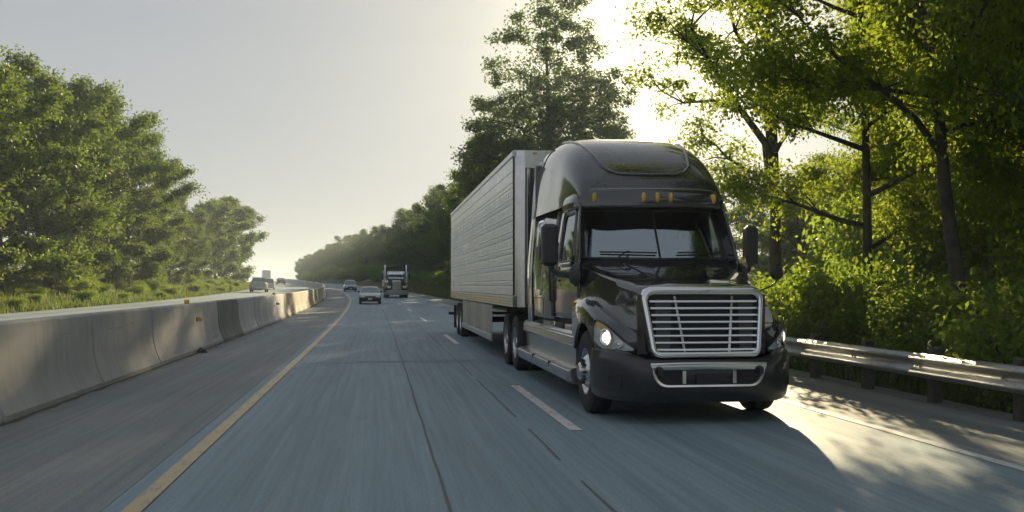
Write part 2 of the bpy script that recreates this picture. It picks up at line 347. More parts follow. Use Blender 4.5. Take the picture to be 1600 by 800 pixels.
for k in range(2, 74):
    v = B0+k*BL; p, q = Vector(W(BLAT, v)), Vector(W(BLAT, v+BL)); d = q-p
    me = bm_d if k == 8 else (bm_y if 13 <= k < 26 else bm_n)
    o = link('concrete_barrier', me); o.location = p+Vector((rng.uniform(-.012, .012), 0, -.004+rng.uniform(0, .008))); o.rotation_euler = (math.atan2(d.z, math.hypot(d.x, d.y)), 0, math.atan2(-d.x, d.y)+rng.uniform(-.002, .002)); o.scale.y = d.length/BL
    if k in names: tag(o, names[k], 'barrier', 'concrete median barrier')
    elif k < 3: tag(o, 'grey concrete barrier block closest to the camera, cut by the picture edge', 'barrier')
    elif k < 13: tag(o, 'pale concrete barrier block between the dark block and the yellowish stretch', 'barrier')
    elif k < 26: tag(o, 'yellowish concrete barrier block in the middle stretch of the row', 'barrier', 'yellowish barrier blocks')
    else: tag(o, 'far concrete barrier block where the row bends away left', 'barrier', 'far barrier blocks')
def reflector(v, lat, z, label, top):
    x, y, zz = W(lat, v, z); t = thing('barrier_reflector', label, 'reflector', (x, y, zz), 0, 'yellow barrier reflectors')
    MB().box(-.06, .06, -.012, .012, 0, .09, .004).build('reflector_plate', amber, t)
    (MB().box(-.03, .03, -.02, .06, -.012, .0) if top else MB().box(-.09, .0, .013, .03, .0, .1)).build('bracket', steel, t)
reflector(24.9, BLAT+.03, 1.17, 'yellow reflector on top of the barrier, nearest one', True); reflector(24.9+21, BLAT+.03, 1.17, 'small yellow reflector on top of the barrier beside the pickup', True)
reflector(25.3, BLAT+.27, .72, 'orange yellow reflector on the barrier face, nearest one', False); reflector(25.3+20, BLAT+.27, .72, 'small yellow reflector on the barrier face near the yellowish blocks', False)
db = MB()
for i in range(7):
    a = rng.uniform(0, 6.28); x, y, z = W(-4.17+rng.uniform(-.08, .08), 24.6+rng.uniform(-.15, .15), .01); r = rng.uniform(.05, .11)
    db.lathe([(0, 0), (r, .0), (r*.9, r*.5), (r*.4, r*1.1), (0, r*1.2)], (x, y, z), 'z', 7)
tag(db.build('debris_pile', P('debris_blue_grey', (.05, .08, .1), .7)), 'small dark blue debris lump at the barrier foot', 'debris')

# ------------------------------------------------------------------ guard rail
GR = thing('guard_rail', 'galvanised steel guard rail on posts along the right shoulder', 'guard rail', (0, 0, 0))
GL = 7.42
prof = [(.0, .345), (-.012, .365), (-.075, .395), (-.083, .415), (-.075, .435), (-.01, .475), (.0, .495), (.0, .52), (-.01, .54), (-.075, .58), (-.083, .60), (-.075, .62), (-.012, .65), (.0, .665)]
prof = [(a, .335+(b-.345)*1.04) for a, b in prof]
pv0 = 16.75-1.905*10
for k in range(0, 7):
    a, b = pv0+k*3.81-.12, pv0+(k+1)*3.81+.12; e = .004*(k % 2)
    m = MB(); m.loft([[(GL+x-e, y, z-.002*(k % 2)) for x, z in prof] for y in (a, (a+b)/2, b)]); m.build('rail_beam', galv, GR, 60, False, thick=.004)
wood = noisy('weathered_post', (.055, .05, .044), (.1, .092, .08), 12, .85, bs=.4)
for k in range(0, 15):
    y = pv0+k*1.905
    MB().box(GL+.16, GL+.31, y-.075, y+.075, -.15, .735, .012).build('post', wood, GR)
    MB().box(GL+.006, GL+.158, y-.07, y+.07, .34, .66, .006).build('spacer_block', wood, GR)
    MB().lathe([(0, -.03), (.018, -.03), (.022, -.018), (.022, -.012)], (GL-.004, y, .5), 'x', 8).build('bolt', galv, GR)
# ------------------------------------------------------------------ the black tractor unit (local: x right in the picture, y backwards, z up; y = 0 at the bumper)
TR = thing('semi_truck', 'black long-nosed sleeper cab truck with chrome grille and lit headlights', 'truck', (3.77, 11.08, 0))
hw = smooth_tab([(.25, .71), (.6, .80), (.9, .88), (1.3, .96), (1.7, 1.02), (2.1, 1.07)])       # hood edge half-width
hz = smooth_tab([(.22, 1.56), (.3, 1.60), (.6, 1.665), (1.0, 1.74), (1.5, 1.83), (2.1, 1.93)])   # hood centre height
fo = smooth_tab([(.26, .77), (.31, .89), (.37, .98), (.46, 1.06), (.58, 1.125), (.75, 1.175), (1.0, 1.21), (1.25, 1.225), (1.6, 1.225), (2.05, 1.2)])  # fender outer
fz = smooth_tab([(.26, 1.08), (.45, 1.16), (.7, 1.25), (1.0, 1.36), (1.3, 1.43), (1.6, 1.45), (2.05, 1.42)])   # fender top
AX, AZ, AR = 1.28, .52, .63
def arch(y):
    d = abs(y-AX)
    if d < AR-.005: return AZ+math.sqrt(AR*AR-d*d)*.96
    return .84 if y < AX else .92
def hsec(y):
    we, zt, xo, zf, zl = hw(y), hz(y), fo(y), fz(y), arch(y); xi = min(we+.05, xo-.06); t = min(1, max(0, (y-.26)/.5)); zl = min(zl, zf-.12)
    crown = .03*t
    half = [(0, zt), (we*.28, zt+.002), (we*.42, zt+.012*t), (we*.5, zt+.002*t), (we*.62, zt-.012), (we*.86, zt-.028), (we*.955, zt-.042), (we, zt-.075), (we+.012, zt-.14)]
    zb = max(zf-.045, 1.0); zb = min(zb, zt-.2)
    half += [(we+.03, (zt-.14)*.5+zb*.5), (we+.05, zb+.03), (we+.075, zb), (xo*.55+(we+.07)*.45, zf), (xo-.07, zf-.02), (xo-.025, zf-.06), (xo, zf-.13)]
    half += [(xo+.004, zl+(zf-.13-zl)*.6 if zf-.13 > zl else zl), (xo+.006, zl+.012), (xo-.01, zl), (xo-.06, zl)]
    # keep x monotonic near the nose
    out = []; mx = 0
    for x, z in half[:-3]: mx = max(mx, min(x, xo+.004)); out.append((mx, z))
    out += half[-3:]
    return [(-x, y, z) for x, z in reversed(out)]+[(x, y, z) for x, z in out[1:]]
ys = sorted(set([round(a, 4) for a in lin(.26, .62, 13)]+[round(a, 4) for a in lin(AX-AR+.003, AX+AR-.003, 25)]+[1.95, 2.0, 2.05]))
m = MB(); secs = [hsec(y) for y in ys]; m.loft(secs); hood = m.build('hood', paint, TR, 38)
# nose panel between grille and headlights
m = MB(); s0 = secs[0]; m.loft([s0, [(p[0], .30, max(.8, p[2]-.0)) for p in s0]]); 
m = MB().box(-.78, .78, .255, .30, .80, 1.5); m.build('nose_panel', paint, TR, 0)
for s in (-1, 1):   # chrome crease highlights are just paint edges; hood seam and highlight block
    m = MB(); m.tube([(s*hw(y)*.52, y, hz(y)+.004) for y in lin(.75, 2.0, 10)], .007, 6); m.build('hood_crease', paint, hood)
    m = MB(); m.box(s*.27-.12, s*.27+.12, .40, .52, hz(.46)-.02, hz(.46)+.028, .012); 
    if s == 1: m.build('hood_highlight_block', chrome, hood)  # bright chrome block stands in for a highlight on the hood
# grille
gy = lambda z: .045+(z-.77)/(1.6-.77)*.175
def gpt(x, z, d=0): return (x, gy(z)-d+.06*abs(x)**2, z)
def gout(i, n=7):  # rounded trapezoid outline inset by i
    o = []
    tx, bx, z0, z1 = .735, .665, .765, 1.59
    for cx, cz, sx, sz, a0, r in ((tx, z1, -1, -1, 0, .13), (-tx, z1, 1, -1, 90, .13), (-bx, z0, 1, 1, 180, .11), (bx, z0, -1, 1, 270, .11)):
        for k in range(n):
            a = R(a0+90*k/(n-1)); rr = max(r-i*.75, .03); ccx = cx+sx*(i+rr); zi = i*(1.45 if cz == z1 else 1.15); ccz = cz+sz*(zi+rr)
            o.append((ccx+rr*math.cos(a), ccz+rr*math.sin(a)))
    return o
m = MB(); rs = []
for i, d in ((-.004, -.10), (0, 0.01), (.008, .03), (.03, .042), (.05, .036), (.062, .022), (.068, -.03)): rs.append([gpt(x, z, d) for x, z in gout(i)])
m.loft([r for r in rs], closed=True); gs = m.build('grille_surround', chrome, TR, 50)
m = MB(); m.poly([gpt(x, z, -.035) for x, z in gout(.06)]); m.build('grille_backing', P('grille_mesh_dark', (.02, .021, .023), .6), TR, 0)
m = MB()
for s in (-1, 1): MB().poly([gpt(s*.5-.09, .86, -.03), gpt(s*.5+.07, .86, -.03), gpt(s*.5+.12, 1.44, -.03), gpt(s*.5-.07, 1.44, -.03)]).build('radiator_side', P('radiator_grey', (.09, .095, .1), .5), TR, 0)
for k in range(8):
    z = .862+k*.0795; hwid = .60+(z-.82)/.65*.055; m = MB(); m.loft([[gpt(x, z-.013, .008), gpt(x, z-.004, .02), gpt(x, z+.010, .012), gpt(x, z+.013, -.012), gpt(x, z-.012, -.012)] for x in lin(-hwid, hwid, 13)], True, True); m.build('grille_bar', chrome, TR, 30)
for s in (-1, 1):
    m = MB(); m.loft([[gpt(s*(.265+.085*t)+q, .83+.65*t, d) for q, d in ((-.017, -.02), (-.014, .004), (.014, .004), (.017, -.02))] for t in lin(0, 1, 7)], True, True); m.build('grille_upright', chrome, TR, 30)
m = MB(); m.box(-.07, .07, .16, .19, 1.52, 1.545, .008); m.build('nose_emblem_plate', alum, TR)
# bumper
bp = [(0, 0), (.4, .005), (.7, .02), (.86, .07), (.98, .17), (1.08, .32), (1.16, .5), (1.205, .68), (1.215, .8)]
bx_ = smooth_tab([(i, p[0]) for i, p in enumerate(bp)]); by_ = smooth_tab([(i, p[1]) for i, p in enumerate(bp)])
def bsec(t, s):
    x, y = bx_(t), by_(t); dx, dy = bx_(t+.05)-bx_(t-.05), by_(t+.05)-by_(t-.05); l = math.hypot(dx, dy) or 1; nx, ny = dy/l, -dx/l
    zt = .755+.10*min(1, max(0, (t-2)/3)); zb = .25+.03*(t/8)**2; o = []
    for d, q in ((-.14, 1.0), (-.05, 1.0), (-.012, .975), (0, .93), (.012, .8), (.016, .5), (.008, .25), (-.012, .06), (-.04, .0), (-.14, -.01)):
        o.append((s*(x+nx*d), y+ny*d, zb+(zt-zb)*q))
    return o
m = MB(); T_ = lin(0, 8, 33); m.loft([bsec(t, -1) for t in reversed(T_)]+[bsec(t, 1) for t in T_[1:]]); bumper = m.build('bumper', bump_black, TR, 40)
by0 = lambda x: by_(interp(abs(x), [(p[0], i) for i, p in enumerate(bp)]))-.022
def cpt(x, z, d=0): return (x, by0(x)-d, z)
def cout(i):
    o = []
    for k in range(7): a = R(270+90*k/6); o.append((.50-i*.3+(.175-i*.6)*math.cos(a), .625+(.195-i*.75)*math.sin(a)))
    o += [(.70-i*.9, .69-i*1.2), (.70-i*.95, .715-i*1.7), (.35, .722-i*1.8), (0, .724-i*1.8)]
    return [(-x, z) for x, z in reversed(o[:-1])]+[(x, z) for x, z in []]+[(-p[0], p[1]) for p in []] if False else o
def cfull(i):
    h = cout(i); return h+[(-x, z) for x, z in reversed(h[:-1])]
m = MB(); m.loft([[cpt(x, z, d) for x, z in cfull(i)] for i, d in ((0, -.015), (.002, .012), (.012, .022), (.042, .02), (.05, .01), (.054, -.012))], True); m.build('bumper_trim', chrome, bumper, 45)
m = MB(); m.poly([cpt(x, z, .002) for x, z in cfull(.05)]); m.build('bumper_intake', P('intake_dark', (.014, .015, .017), .6), bumper, 0)
for s in (-1, 1):
    MB().box(s*.30-.022, s*.30+.022, by0(.3)-.016, by0(.3)-.004, .475, .625, .004).build('bumper_strut', chrome, bumper)
    m = MB(); m.tube([(s*.6, by0(.6)-.02, .66), (s*.6, by0(.6)-.075, .65), (s*.6, by0(.6)-.08, .60), (s*.6, by0(.6)-.03, .585)], .024, 10); m.lathe([(0, -.03), (.05, -.03), (.055, -.01), (.055, .02)], (s*.6, by0(.6)-.005, .625), 'y', 16); m.build('tow_hook', satin, bumper)
    t = 4.6; x, y, z = bsec(t, s)[5]; m = MB()
    o_ = rrect(-.14, .14, -.075, .075, .05); 
    def fpt(a, b, d, s=s, t=t):
        p = bsec(t+a*4.2, s)[5]; q = bsec(t+a*4.2+.05, s)[5]; l = Vector((q[0]-p[0], q[1]-p[1], 0)).normalized(); n_ = Vector((l.y, -l.x, 0))*(1 if s > 0 else -1); return (p[0]+n_.x*d, p[1]+n_.y*d, .49+b)
    m.loft([[fpt(a*q, b*q, d) for a, b in o_] for q, d in ((1.06, -.004), (1.0, .006), (.86, .004), (.8, -.02))], True); m.build('fog_lamp_recess', satin, bumper, 50)
    m = MB(); m.poly([fpt(a*.85, b*.85, .003) for a, b in o_]); m.build('fog_lamp', P('fog_lens_dark', (.025, .027, .03), .12, 0, Coat_Weight=.5), bumper, 0)
MB().box(-.16, .12, by0(0)-.02, by0(0)-.006, .468, .585, .004).build('plate_holder', satin, bumper)
# headlights
def hl(name_s, s):
    def cp(t, z, d):
        y = .275+t*t*.2+t*.29; x = fo(y); dx = fo(y+.01)-fo(y-.01); l = math.hypot(dx, .02); return (s*(x+.02/l*d), y-dx/l*d, z)
    zb = smooth_tab([(0, .83), (.3, .825), (.7, .85), (1, .93)]); zt = smooth_tab([(0, .87), (.2, .98), (.5, 1.12), (.75, 1.175), (.92, 1.17), (1, 1.10)])
    G = lambda q, d0: (lambda t, k: cp(t, zb(t)+(zt(t)-zb(t))*k, d0))
    ts = lin(0, 1, 17); ks = lin(0, 1, 9)
    m = MB(); m.grid(G(0, .012), ts, ks); h = m.build('headlight', refl, TR, 60)
    m = MB(); e = [cp(t, zb(t), .02) for t in ts]+[cp(1, zb(1)+(zt(1)-zb(1))*k, .02) for k in ks[1:]]+[cp(t, zt(t), .02) for t in reversed(ts[:-1])]+[cp(0, zb(0)+(zt(0)-zb(0))*k, .02) for k in reversed(ks[1:-1])]
    m.tube(e+[e[0]], .012, 6, False); m.build('headlight_rim', satin, h)
    for t, z, r, em in ((.55, .985, .098, True), (.24, .91, .045, False)):
        c = Vector(cp(t, z, .012)); n_ = (Vector(cp(t, z, .1))-c).normalized(); m = MB(); a = n_.orthogonal().normalized(); b = n_.cross(a); secs = []
        for rr, d in ((r*1.12, .0), (r*1.1, .02), (r*.95, .022), (r*.85, .008), (r*.45, .0), (.001, .0)): secs.append([c+n_*d+(a*math.cos(q)+b*math.sin(q))*rr for q in lin(0, 2*math.pi, 21)[:-1]])
        m.loft(secs, True); m.build('lamp_bowl', chrome, h, 50)
        m = MB(); secs = []
        for rr, d in ((r*.68, .004), (r*.6, .018), (r*.35, .028), (.001, .03)): secs.append([c+n_*d+(a*math.cos(q)+b*math.sin(q))*rr for q in lin(0, 2*math.pi, 21)[:-1]])
        m.loft(secs, True); m.build('bulb', lampglow if em else chrome, h, 60)
    m = MB(); m.grid(lambda t, k: cp(t, zb(t)+(zt(t)-zb(t))*k, .018), lin(.55, .93, 6), lin(.72, .95, 4)); m.build('turn_signal', amber, h, 60)
    m = MB(); m.grid(lambda t, k: cp(t, zb(t)+(zt(t)-zb(t))*k, .034+.03*math.sin(math.pi*t)*math.sin(math.pi*k)), ts, ks); m.build('lens', lensg, h, 60, True)
for s in (-1, 1): hl('', s)
for s in (-1, 1):   # small side marker on the fender
    m = MB(); m.lathe([(0, .03), (.02, .028), (.032, .015), (.035, -.01)], (s*fo(1.95)*.998, 1.97, 1.36), 'x', 12); m.build('side_marker', amber, TR)
    MB().box(min(s*.72, s*1.18), max(s*.72, s*1.18), AX+.5, AX+.62, .55, 1.3).build('wheel_arch_liner', dark, TR, 0)
# cab side surface
cw = smooth_tab([(1.9, 1.10), (2.3, 1.125), (2.9, 1.15), (3.6, 1.17), (4.3, 1.21), (5.3, 1.235), (5.8, 1.235)])
def xs(y, z, d=0):
    t = (z-1.9); return cw(y)+d-(.085*max(0, t)/.8+.03*(max(0, t)/.8)**2)*(1 if y < 3.6 else max(.3, 1-(y-3.6)/1.2))-.02*max(0, -t-.2)-.045*max(0, t)*min(1, max(0, (y-3.5)/.6))
Z0 = 2.74
def wheel(parent, x, y, z, s, r=.52, wd=.29, dual=False, name='wheel'):
    """s = -1: outer face points to -x"""
    t = link(name, None, parent); t.location = (x, y, z); wdt = wd
    tp = [(r*.56, wdt*.36), (r*.60, wdt*.47), (r*.78, wdt*.5), (r*.93, wdt*.46), (r*.985, wdt*.40), (r, wdt*.3), (r, wdt*.16), (r*.985, wdt*.155), (r*.985, wdt*.13), (r, wdt*.125), (r, -wdt*.0), (r*.985, -wdt*.005), (r*.985, -wdt*.03), (r, -wdt*.035), (r, -wdt*.3), (r*.985, -wdt*.4), (r*.93, -wdt*.46), (r*.78, -wdt*.5), (r*.6, -wdt*.47), (r*.56, -wdt*.36)]
    MB().lathe([(a, s*b) for a, b in tp], (0, 0, 0), 'x', 48).build('tyre', rubber, t, 30)
    rr = r*.575
    if not dual: rp = [(rr, .37), (rr*.985, .46), (rr*.93, .45), (rr*.88, .33), (rr*.8, .28), (rr*.7, .38), (rr*.55, .52), (rr*.5, .54), (rr*.46, .50), (rr*.40, .50), (rr*.38, .70), (rr*.3, .78), (.001, .8)]
    else: rp = [(rr, .37), (rr*.985, .46), (rr*.92, .45), (rr*.87, .2), (rr*.82, -.1), (rr*.7, -.22), (rr*.5, -.22), (rr*.45, -.15), (rr*.42, .2), (rr*.36, .42), (rr*.25, .46), (.001, .47)]
    rim = MB().lathe([(a, s*b*wdt) for a, b in rp], (0, 0, 0), 'x', 40).build('rim', alum, t, 35)
    for k in range(10):
        m = MB(); a = k*math.pi/5; c = (s*wdt*(.50 if not dual else -.22), rr*.5*math.cos(a), rr*.5*math.sin(a)); m.lathe([(.016, 0), (.016, s*.04), (.008, s*.055), (0, s*.055)], c, 'x', 6); m.build('lug_nut', chrome if dual else steel, t)
    for k in range(10):
        m = MB(); a = (k+.5)*math.pi/5; c = (s*wdt*(.305 if not dual else -.19), rr*.76*math.cos(a), rr*.76*math.sin(a)); m.lathe([(.001, s*.0), (.03, s*.0)], c, 'x', 10); m.build('hand_hole', dark, t, 0, False)
    if dual: MB().lathe([(a, s*b-s*.33) for a, b in tp], (0, 0, 0), 'x', 40).build('inner_tyre', rubber, t, 30)
    return t
for s in (-1, 1):
    wheel(TR, s*1.05, AX, .52, s)
    for y in (7.72, 9.05): wheel(TR, s*1.07, y, .52, s, dual=True)
    MB().box(min(s*.32, s*.42), max(s*.32, s*.42), .5, 10.0, .62, .9).build('frame_rail', steel, TR, 0)
m = MB()
for y in (AX, 7.72, 9.05): m.tube([(-1, y, .5), (1, y, .5)], .07, 8); m.lathe([(0, -.2), (.17, -.1), (.2, 0), (.17, .1), (0, .2)], (0, y, .5), 'x', 14)
m.build('axles', dark, TR)
MB().box(-.62, .62, .32, 2.1, .5, 1.42, .05).build('engine_bay', dark, TR)
MB().box(-.5, .5, 7.7, 8.9, .98, 1.16, .04).build('fifth_wheel', steel, TR)
# doors
for s in (-1, 1):
    WY0, WY1, WZ0, WZ1 = 2.36, 3.22, 1.93, 2.63
    yy = [2.03, 2.12, 2.22, WY0]+lin(2.5, 3.08, 5)+[WY1, 3.35, 3.47, 3.56]; zz = [1.14, 1.22, 1.4, 1.6, 1.8, WZ0]+lin(2.05, 2.5, 4)+[WZ1, 2.69, 2.725]
    def df(y, z, s=s):
        yf = y+max(0, (z-2.0))*.5*max(0, (2.6-y)/.57) if z > 2.0 else y
        return (s*xs(yf, z, .012), yf, z)
    m = MB(); m.grid(df, yy, zz, lambda a, b: WY0 < a < WY1 and WZ0 < b < WZ1); door = m.build('door', paint, TR, 40, thick=.03)
    wmap = lambda a, b, d, s=s: (s*xs(a+max(0, (b-2.0))*.5*max(0, (2.6-a)/.57), b, d), a+max(0, (b-2.0))*.5*max(0, (2.6-a)/.57), b)
    m = MB(); m.loft([[wmap(a, b, d) for a, b in rrect(WY0-o, WY1+o, WZ0-o, WZ1+o, .12+o)] for o, d in ((.06, .012), (.055, .03), (.03, .034), (.02, .02), (-.015, .016), (-.03, -.015))], True); m.build('window_frame', paint, door, 50)
    m = MB(); m.loft([[wmap(a, b, d) for a, b in rrect(WY0-o, WY1+o, WZ0-o, WZ1+o, .12+o)] for o, d in ((.002, .019), (-.014, .021), (-.03, .012))], True); m.build('window_seal', satin, door, 50)
    m = MB(); m.grid(lambda a, b: wmap(a, b, -.002), lin(WY0+.0, WY1, 7), lin(WZ0, WZ1, 5)); m.build('window_pane', sglass, door, 60)
    m = MB(); m.tube([df(y, z)[0:1] and (df(y, z)[0]+s*.04, df(y, z)[1], z) for y, z in ((3.3, 1.66), (3.3, 1.68), (3.42, 1.68), (3.42, 1.66))], .014, 8); m.build('door_handle', satin, door)
    m = MB(); m.tube([(s*(xs(3.68, z, .0)+d), 3.68, z) for z, d in ((1.35, .0), (1.38, .05), (1.9, .055), (2.25, .055), (2.28, 0))], .018, 8); m.build('grab_handle', satin, TR)
    m = MB(); m.grid(lambda y, z: (s*xs(y, z, .016), y, z), lin(3.585, 3.80, 4), lin(1.14, 2.72, 9)); m.build('pillar_trim', satin, TR, 50, thick=.02)
    # sleeper side
    m = MB(); m.grid(lambda y, z: (s*xs(y, z, .006), y, z), lin(3.56, 5.3, 13), [1.1, 1.14, 1.3, 1.6, 1.9, 2.2, 2.5, Z0]); sl_ = m.build('sleeper_side', paint, TR, 45, thick=.02)
    smap = lambda a, b, d, s=s: (s*xs(a, b, d), a, b)
    m = MB(); m.loft([[smap(a, b, d) for a, b in rrect(4.5-o, 4.92+o, 1.5-o, 2.6+o, .07+o)] for o, d in ((.05, .004), (.045, .022), (.012, .024), (0, .008))], True); m.build('sleeper_window_frame', chrome, sl_, 50)
    m = MB(); m.grid(lambda a, b: smap(a, b, .012), lin(4.5, 4.92, 4), lin(1.5, 2.6, 6)); m.build('sleeper_window', sglass, sl_, 60)
    MB().box(min(s*(xs(4.7, 2.1)+.0), s*(xs(4.7, 2.1)+.04)), max(s*(xs(4.7, 2.1)+.0), s*(xs(4.7, 2.1)+.04)), 4.52, 4.9, 2.02, 2.24, .01).build('sleeper_vent', satin, sl_)
    m = MB(); m.loft([[smap(a, b, d) for a, b in rrect(4.36-o, 5.16+o, 1.16-o, 1.40+o, .04+o)] for o, d in ((.012, .007), (.008, .012), (0, .007))], True); m.build('luggage_door', satin, sl_, 50)
    # extender panel behind the sleeper
    def ef(y, z, s=s): return (s*(xs(5.3, z, .012)-.0*(y-5.3)-.015*math.sin((y-5.34)/.46*math.pi)), y, z)
    m = MB(); m.grid(ef, lin(5.34, 5.8, 5), lin(1.0, 3.7, 12)); ext = m.build('side_extender', paint, TR, 50, thick=.03)
    m = MB(); m.tube([(ef(5.36, z)[0]+s*.004, 5.345, z) for z in lin(1.0, 3.68, 8)], .018, 8); m.build('extender_edge', alum, ext)
# cab shell closing panels
MB().box(-1.2, 1.2, 5.24, 5.3, 1.1, 3.6, .02).build('cab_back', paint, TR)
MB().box(-1.12, 1.12, 2.0, 5.3, 1.06, 1.14, .02).build('cab_floor', dark, TR)
m = MB(); m.loft([[(-1.09, 1.98, 1.1), (1.09, 1.98, 1.1)], [(-1.08, 2.0, 1.9), (1.08, 2.0, 1.9)]]); m.build('firewall', dark, TR, 0)
MB().box(-1.0, 1.0, 3.6, 3.64, 1.15, 2.7).build('sleeper_curtain', inter, TR)
# windscreen
def ws(x, k, d=0):   # k 0..1 bottom to top
    xx = x*(1-.06*k); y = 1.98+.30*abs(x)**2.2+k*(.44)-d*.8; z = 1.945+.02*abs(x)+k*.70; return (xx, y-d*.2, z+d*.5)
ks = lin(0, 1, 9)
for s in (-1, 1):
    m = MB(); m.grid(lambda t, k: ws(s*t, k), lin(.012, 1.0, 13), ks); m.build('windscreen', wglass, TR, 60)
m = MB(); edge = [ws(x, 0, .012) for x in lin(-1, 1, 25)]+[ws(1, k, .012) for k in ks[1:]]+[ws(x, 1, .012) for x in lin(1, -1, 25)[1:]]+[ws(-1, k, .012) for k in reversed(ks[1:-1])]
m.tube(edge+[edge[0]], .024, 8, False); m.tube([ws(0, k, .008) for k in ks], .014, 8); m.build('windscreen_seal', satin, TR, 60)
for s in (-1, 1):   # A pillars
    m = MB(); m.grid(lambda k, t: tuple(Vector(ws(s*1.0, k, .004)).lerp(Vector((s*xs(2.03+max(0, k*.79-.05)*.5*.93, 1.93+k*.79, .012), 2.03+k*.79*.5*.93+.0, 1.93+k*.79)), t)+Vector((s*.012, -.012, 0))*math.sin(math.pi*t)), lin(-.02, 1, 9), lin(0, 1, 5)); m.build('windscreen_pillar', paint, TR, 60)
m = MB(); m.grid(lambda x, k: (x*1.0, ws(x, 0)[1]-.035-k*(.12), ws(x, 0)[2]-.01-k*.06), lin(-1.03, 1.03, 25), lin(-.4, 1, 5)); m.build('cowl', satin, TR, 60)
for x0, x1, x2 in ((-.45, -.80, -.05), (.62, .25, .95)):
    m = MB(); p0 = ws(x0-.12, 0, .06); pm = ws((x1+x2)/2, .13, .045)
    m.tube([p0, tuple(Vector(p0).lerp(Vector(pm), .5)+Vector((0, -.02, .02))), pm], .012, 6); m.tube([ws(t, .12, .03) for t in lin(x1, x2, 9)], .011, 6); m.build('wiper', satin, TR)
# dashboard, wheel, seats
m = MB(); m.grid(lambda x, k: (x, 2.06+.3*abs(x)**2.2*(1-k)+k*.5, 1.93+.05*math.sin(k*math.pi)-.12*k*k), lin(-.98, .98, 15), lin(0, 1, 6)); m.build('dashboard', inter, TR, 60)
m = MB(); c = Vector((.55, 2.68, 1.92)); a_, b_ = Vector((1, 0, 0)), Vector((0, .5, .866)); m.tube([c+(a_*math.cos(q)+b_*math.sin(q))*.23 for q in lin(0, 2*math.pi, 25)], .017, 7, False); m.tube([c-a_*.22, c+a_*.22], .016, 6); m.tube([c, c+Vector((0, -.3, -.25))], .03, 6); m.build('steering_wheel', satin, TR)
for x in (-.55, .55):
    m = MB(); m.box(x-.26, x+.26, 2.85, 3.35, 1.35, 1.62, .05); m.box(x-.25, x+.25, 3.25, 3.45, 1.6, 2.25, .07); m.box(x-.13, x+.13, 3.3, 3.43, 2.27, 2.5, .05); m.build('cab_seat', inter, TR)
# sun visor / brow above the windscreen
def plan(t):   # t -1..1 along the brow
    a = abs(t); s = 1 if t > 0 else -1
    tab_x = [(0, 0), (.3, .42), (.55, .76), (.72, .96), (.84, 1.07), (.92, 1.115), (1, 1.14)]; tab_y = [(0, 2.13), (.3, 2.16), (.55, 2.25), (.72, 2.36), (.84, 2.5), (.92, 2.68), (1, 3.0)]
    return s*PX(a), PY(a)
PX = smooth_tab([(0, 0), (.3, .42), (.55, .76), (.72, .96), (.84, 1.065), (.92, 1.11), (1, 1.14)]); PY = smooth_tab([(0, 2.13), (.3, 2.16), (.55, 2.25), (.72, 2.37), (.84, 2.51), (.92, 2.68), (1, 3.05)])
def brow(t, k):
    x, y = plan(t); x2, y2 = plan(t+.01 if t < .98 else t); x1, y1 = plan(t-.01 if t > -.98 else t); l = math.hypot(x2-x1, y2-y1); nx, ny = (y2-y1)/l, -(x2-x1)/l
    d, z = [(-.30, 2.695), (-.08, 2.672), (-.008, 2.665), (.006, 2.675), (.012, 2.70), (0, 2.78), (-.04, 2.87), (-.085, 2.93), (-.11, 2.945), (-.32, 2.96)][k]
    return (x+nx*d, y+ny*d, z+.0)
m = MB(); m.grid(brow, lin(-1, 1, 61), range(10)); m.build('sun_visor', paint, TR, 40)
for x in (-.84, -.19, 0, .19, .84):
    t = interp(abs(x), [(PX(q), q) for q in lin(0, 1, 60)])*(1 if x >= 0 else -1); p = brow(t, 5); q = brow(t, 6); n_ = Vector((0, -.95, .3)) if abs(x) < .5 else Vector((.5*(1 if x > 0 else -1), -.8, .25)).normalized()
    m = MB(); c = Vector(p)+Vector((0, 0, .025)); m.loft([[c+n_*d+Vector((a*sx, 0, b*sx)) for a, b in rrect(-.024, .024, -.062, .062, .022)] for d, sx in ((-.03, 1.1), (.004, 1.1), (.012, .98), (.028, .85), (.036, .45))], True, True); m.build('roof_marker_light', amber, TR, 50)
# raised roof fairing
rw = smooth_tab([(2.38, 1.02), (2.7, 1.07), (3.2, 1.125), (3.8, 1.15), (4.4, 1.172), (5.3, 1.195)])
rh = smooth_tab([(2.38, 2.90), (2.5, 3.06), (2.7, 3.25), (3.0, 3.48), (3.4, 3.69), (3.8, 3.82), (4.2, 3.90), (4.6, 3.94), (5.3, 3.95)])
def roof(y, a, d=0):   # a 0..pi
    n = 4.8; ca, sa = math.cos(a), math.sin(a); W_, H_ = rw(y)+d, rh(y)-Z0+d
    sx = 1 if ca < 0 else -1
    zz = H_*abs(sa)**(2/n); return (sx*W_*abs(ca)**(2/n)*(1-.05*zz), y, Z0+zz)
A_ = [math.pi*(.5-.5*math.cos(math.pi*i/48)) for i in range(49)]
yr = lin(2.38, 3.0, 12)+lin(3.08, 5.3, 24)
m = MB(); m.grid(roof, yr, A_); m.poly([roof(2.38, a) for a in A_]); rf = m.build('roof_fairing', paint, TR, 45)
def roofx(x, y, d):
    f = min(.999, abs(x)/((rw(y)+d)*.95)); n = 4.8; return (x, y, Z0+(rh(y)-Z0+d)*(1-f**n)**(1/n))
path = [(-.84, 4.6), (-.82, 4.2), (-.79, 3.7), (-.75, 3.3), (-.70, 3.02), (-.65, 2.79), (-.55, 2.665), (-.4, 2.61), (-.1, 2.60)]; path = path+[(-x, y) for x, y in reversed(path)]
m = MB(); m.tube([roofx(x, y, .003) for x, y in path], .026, 8); m.build('roof_crease', paint, rf, 80)
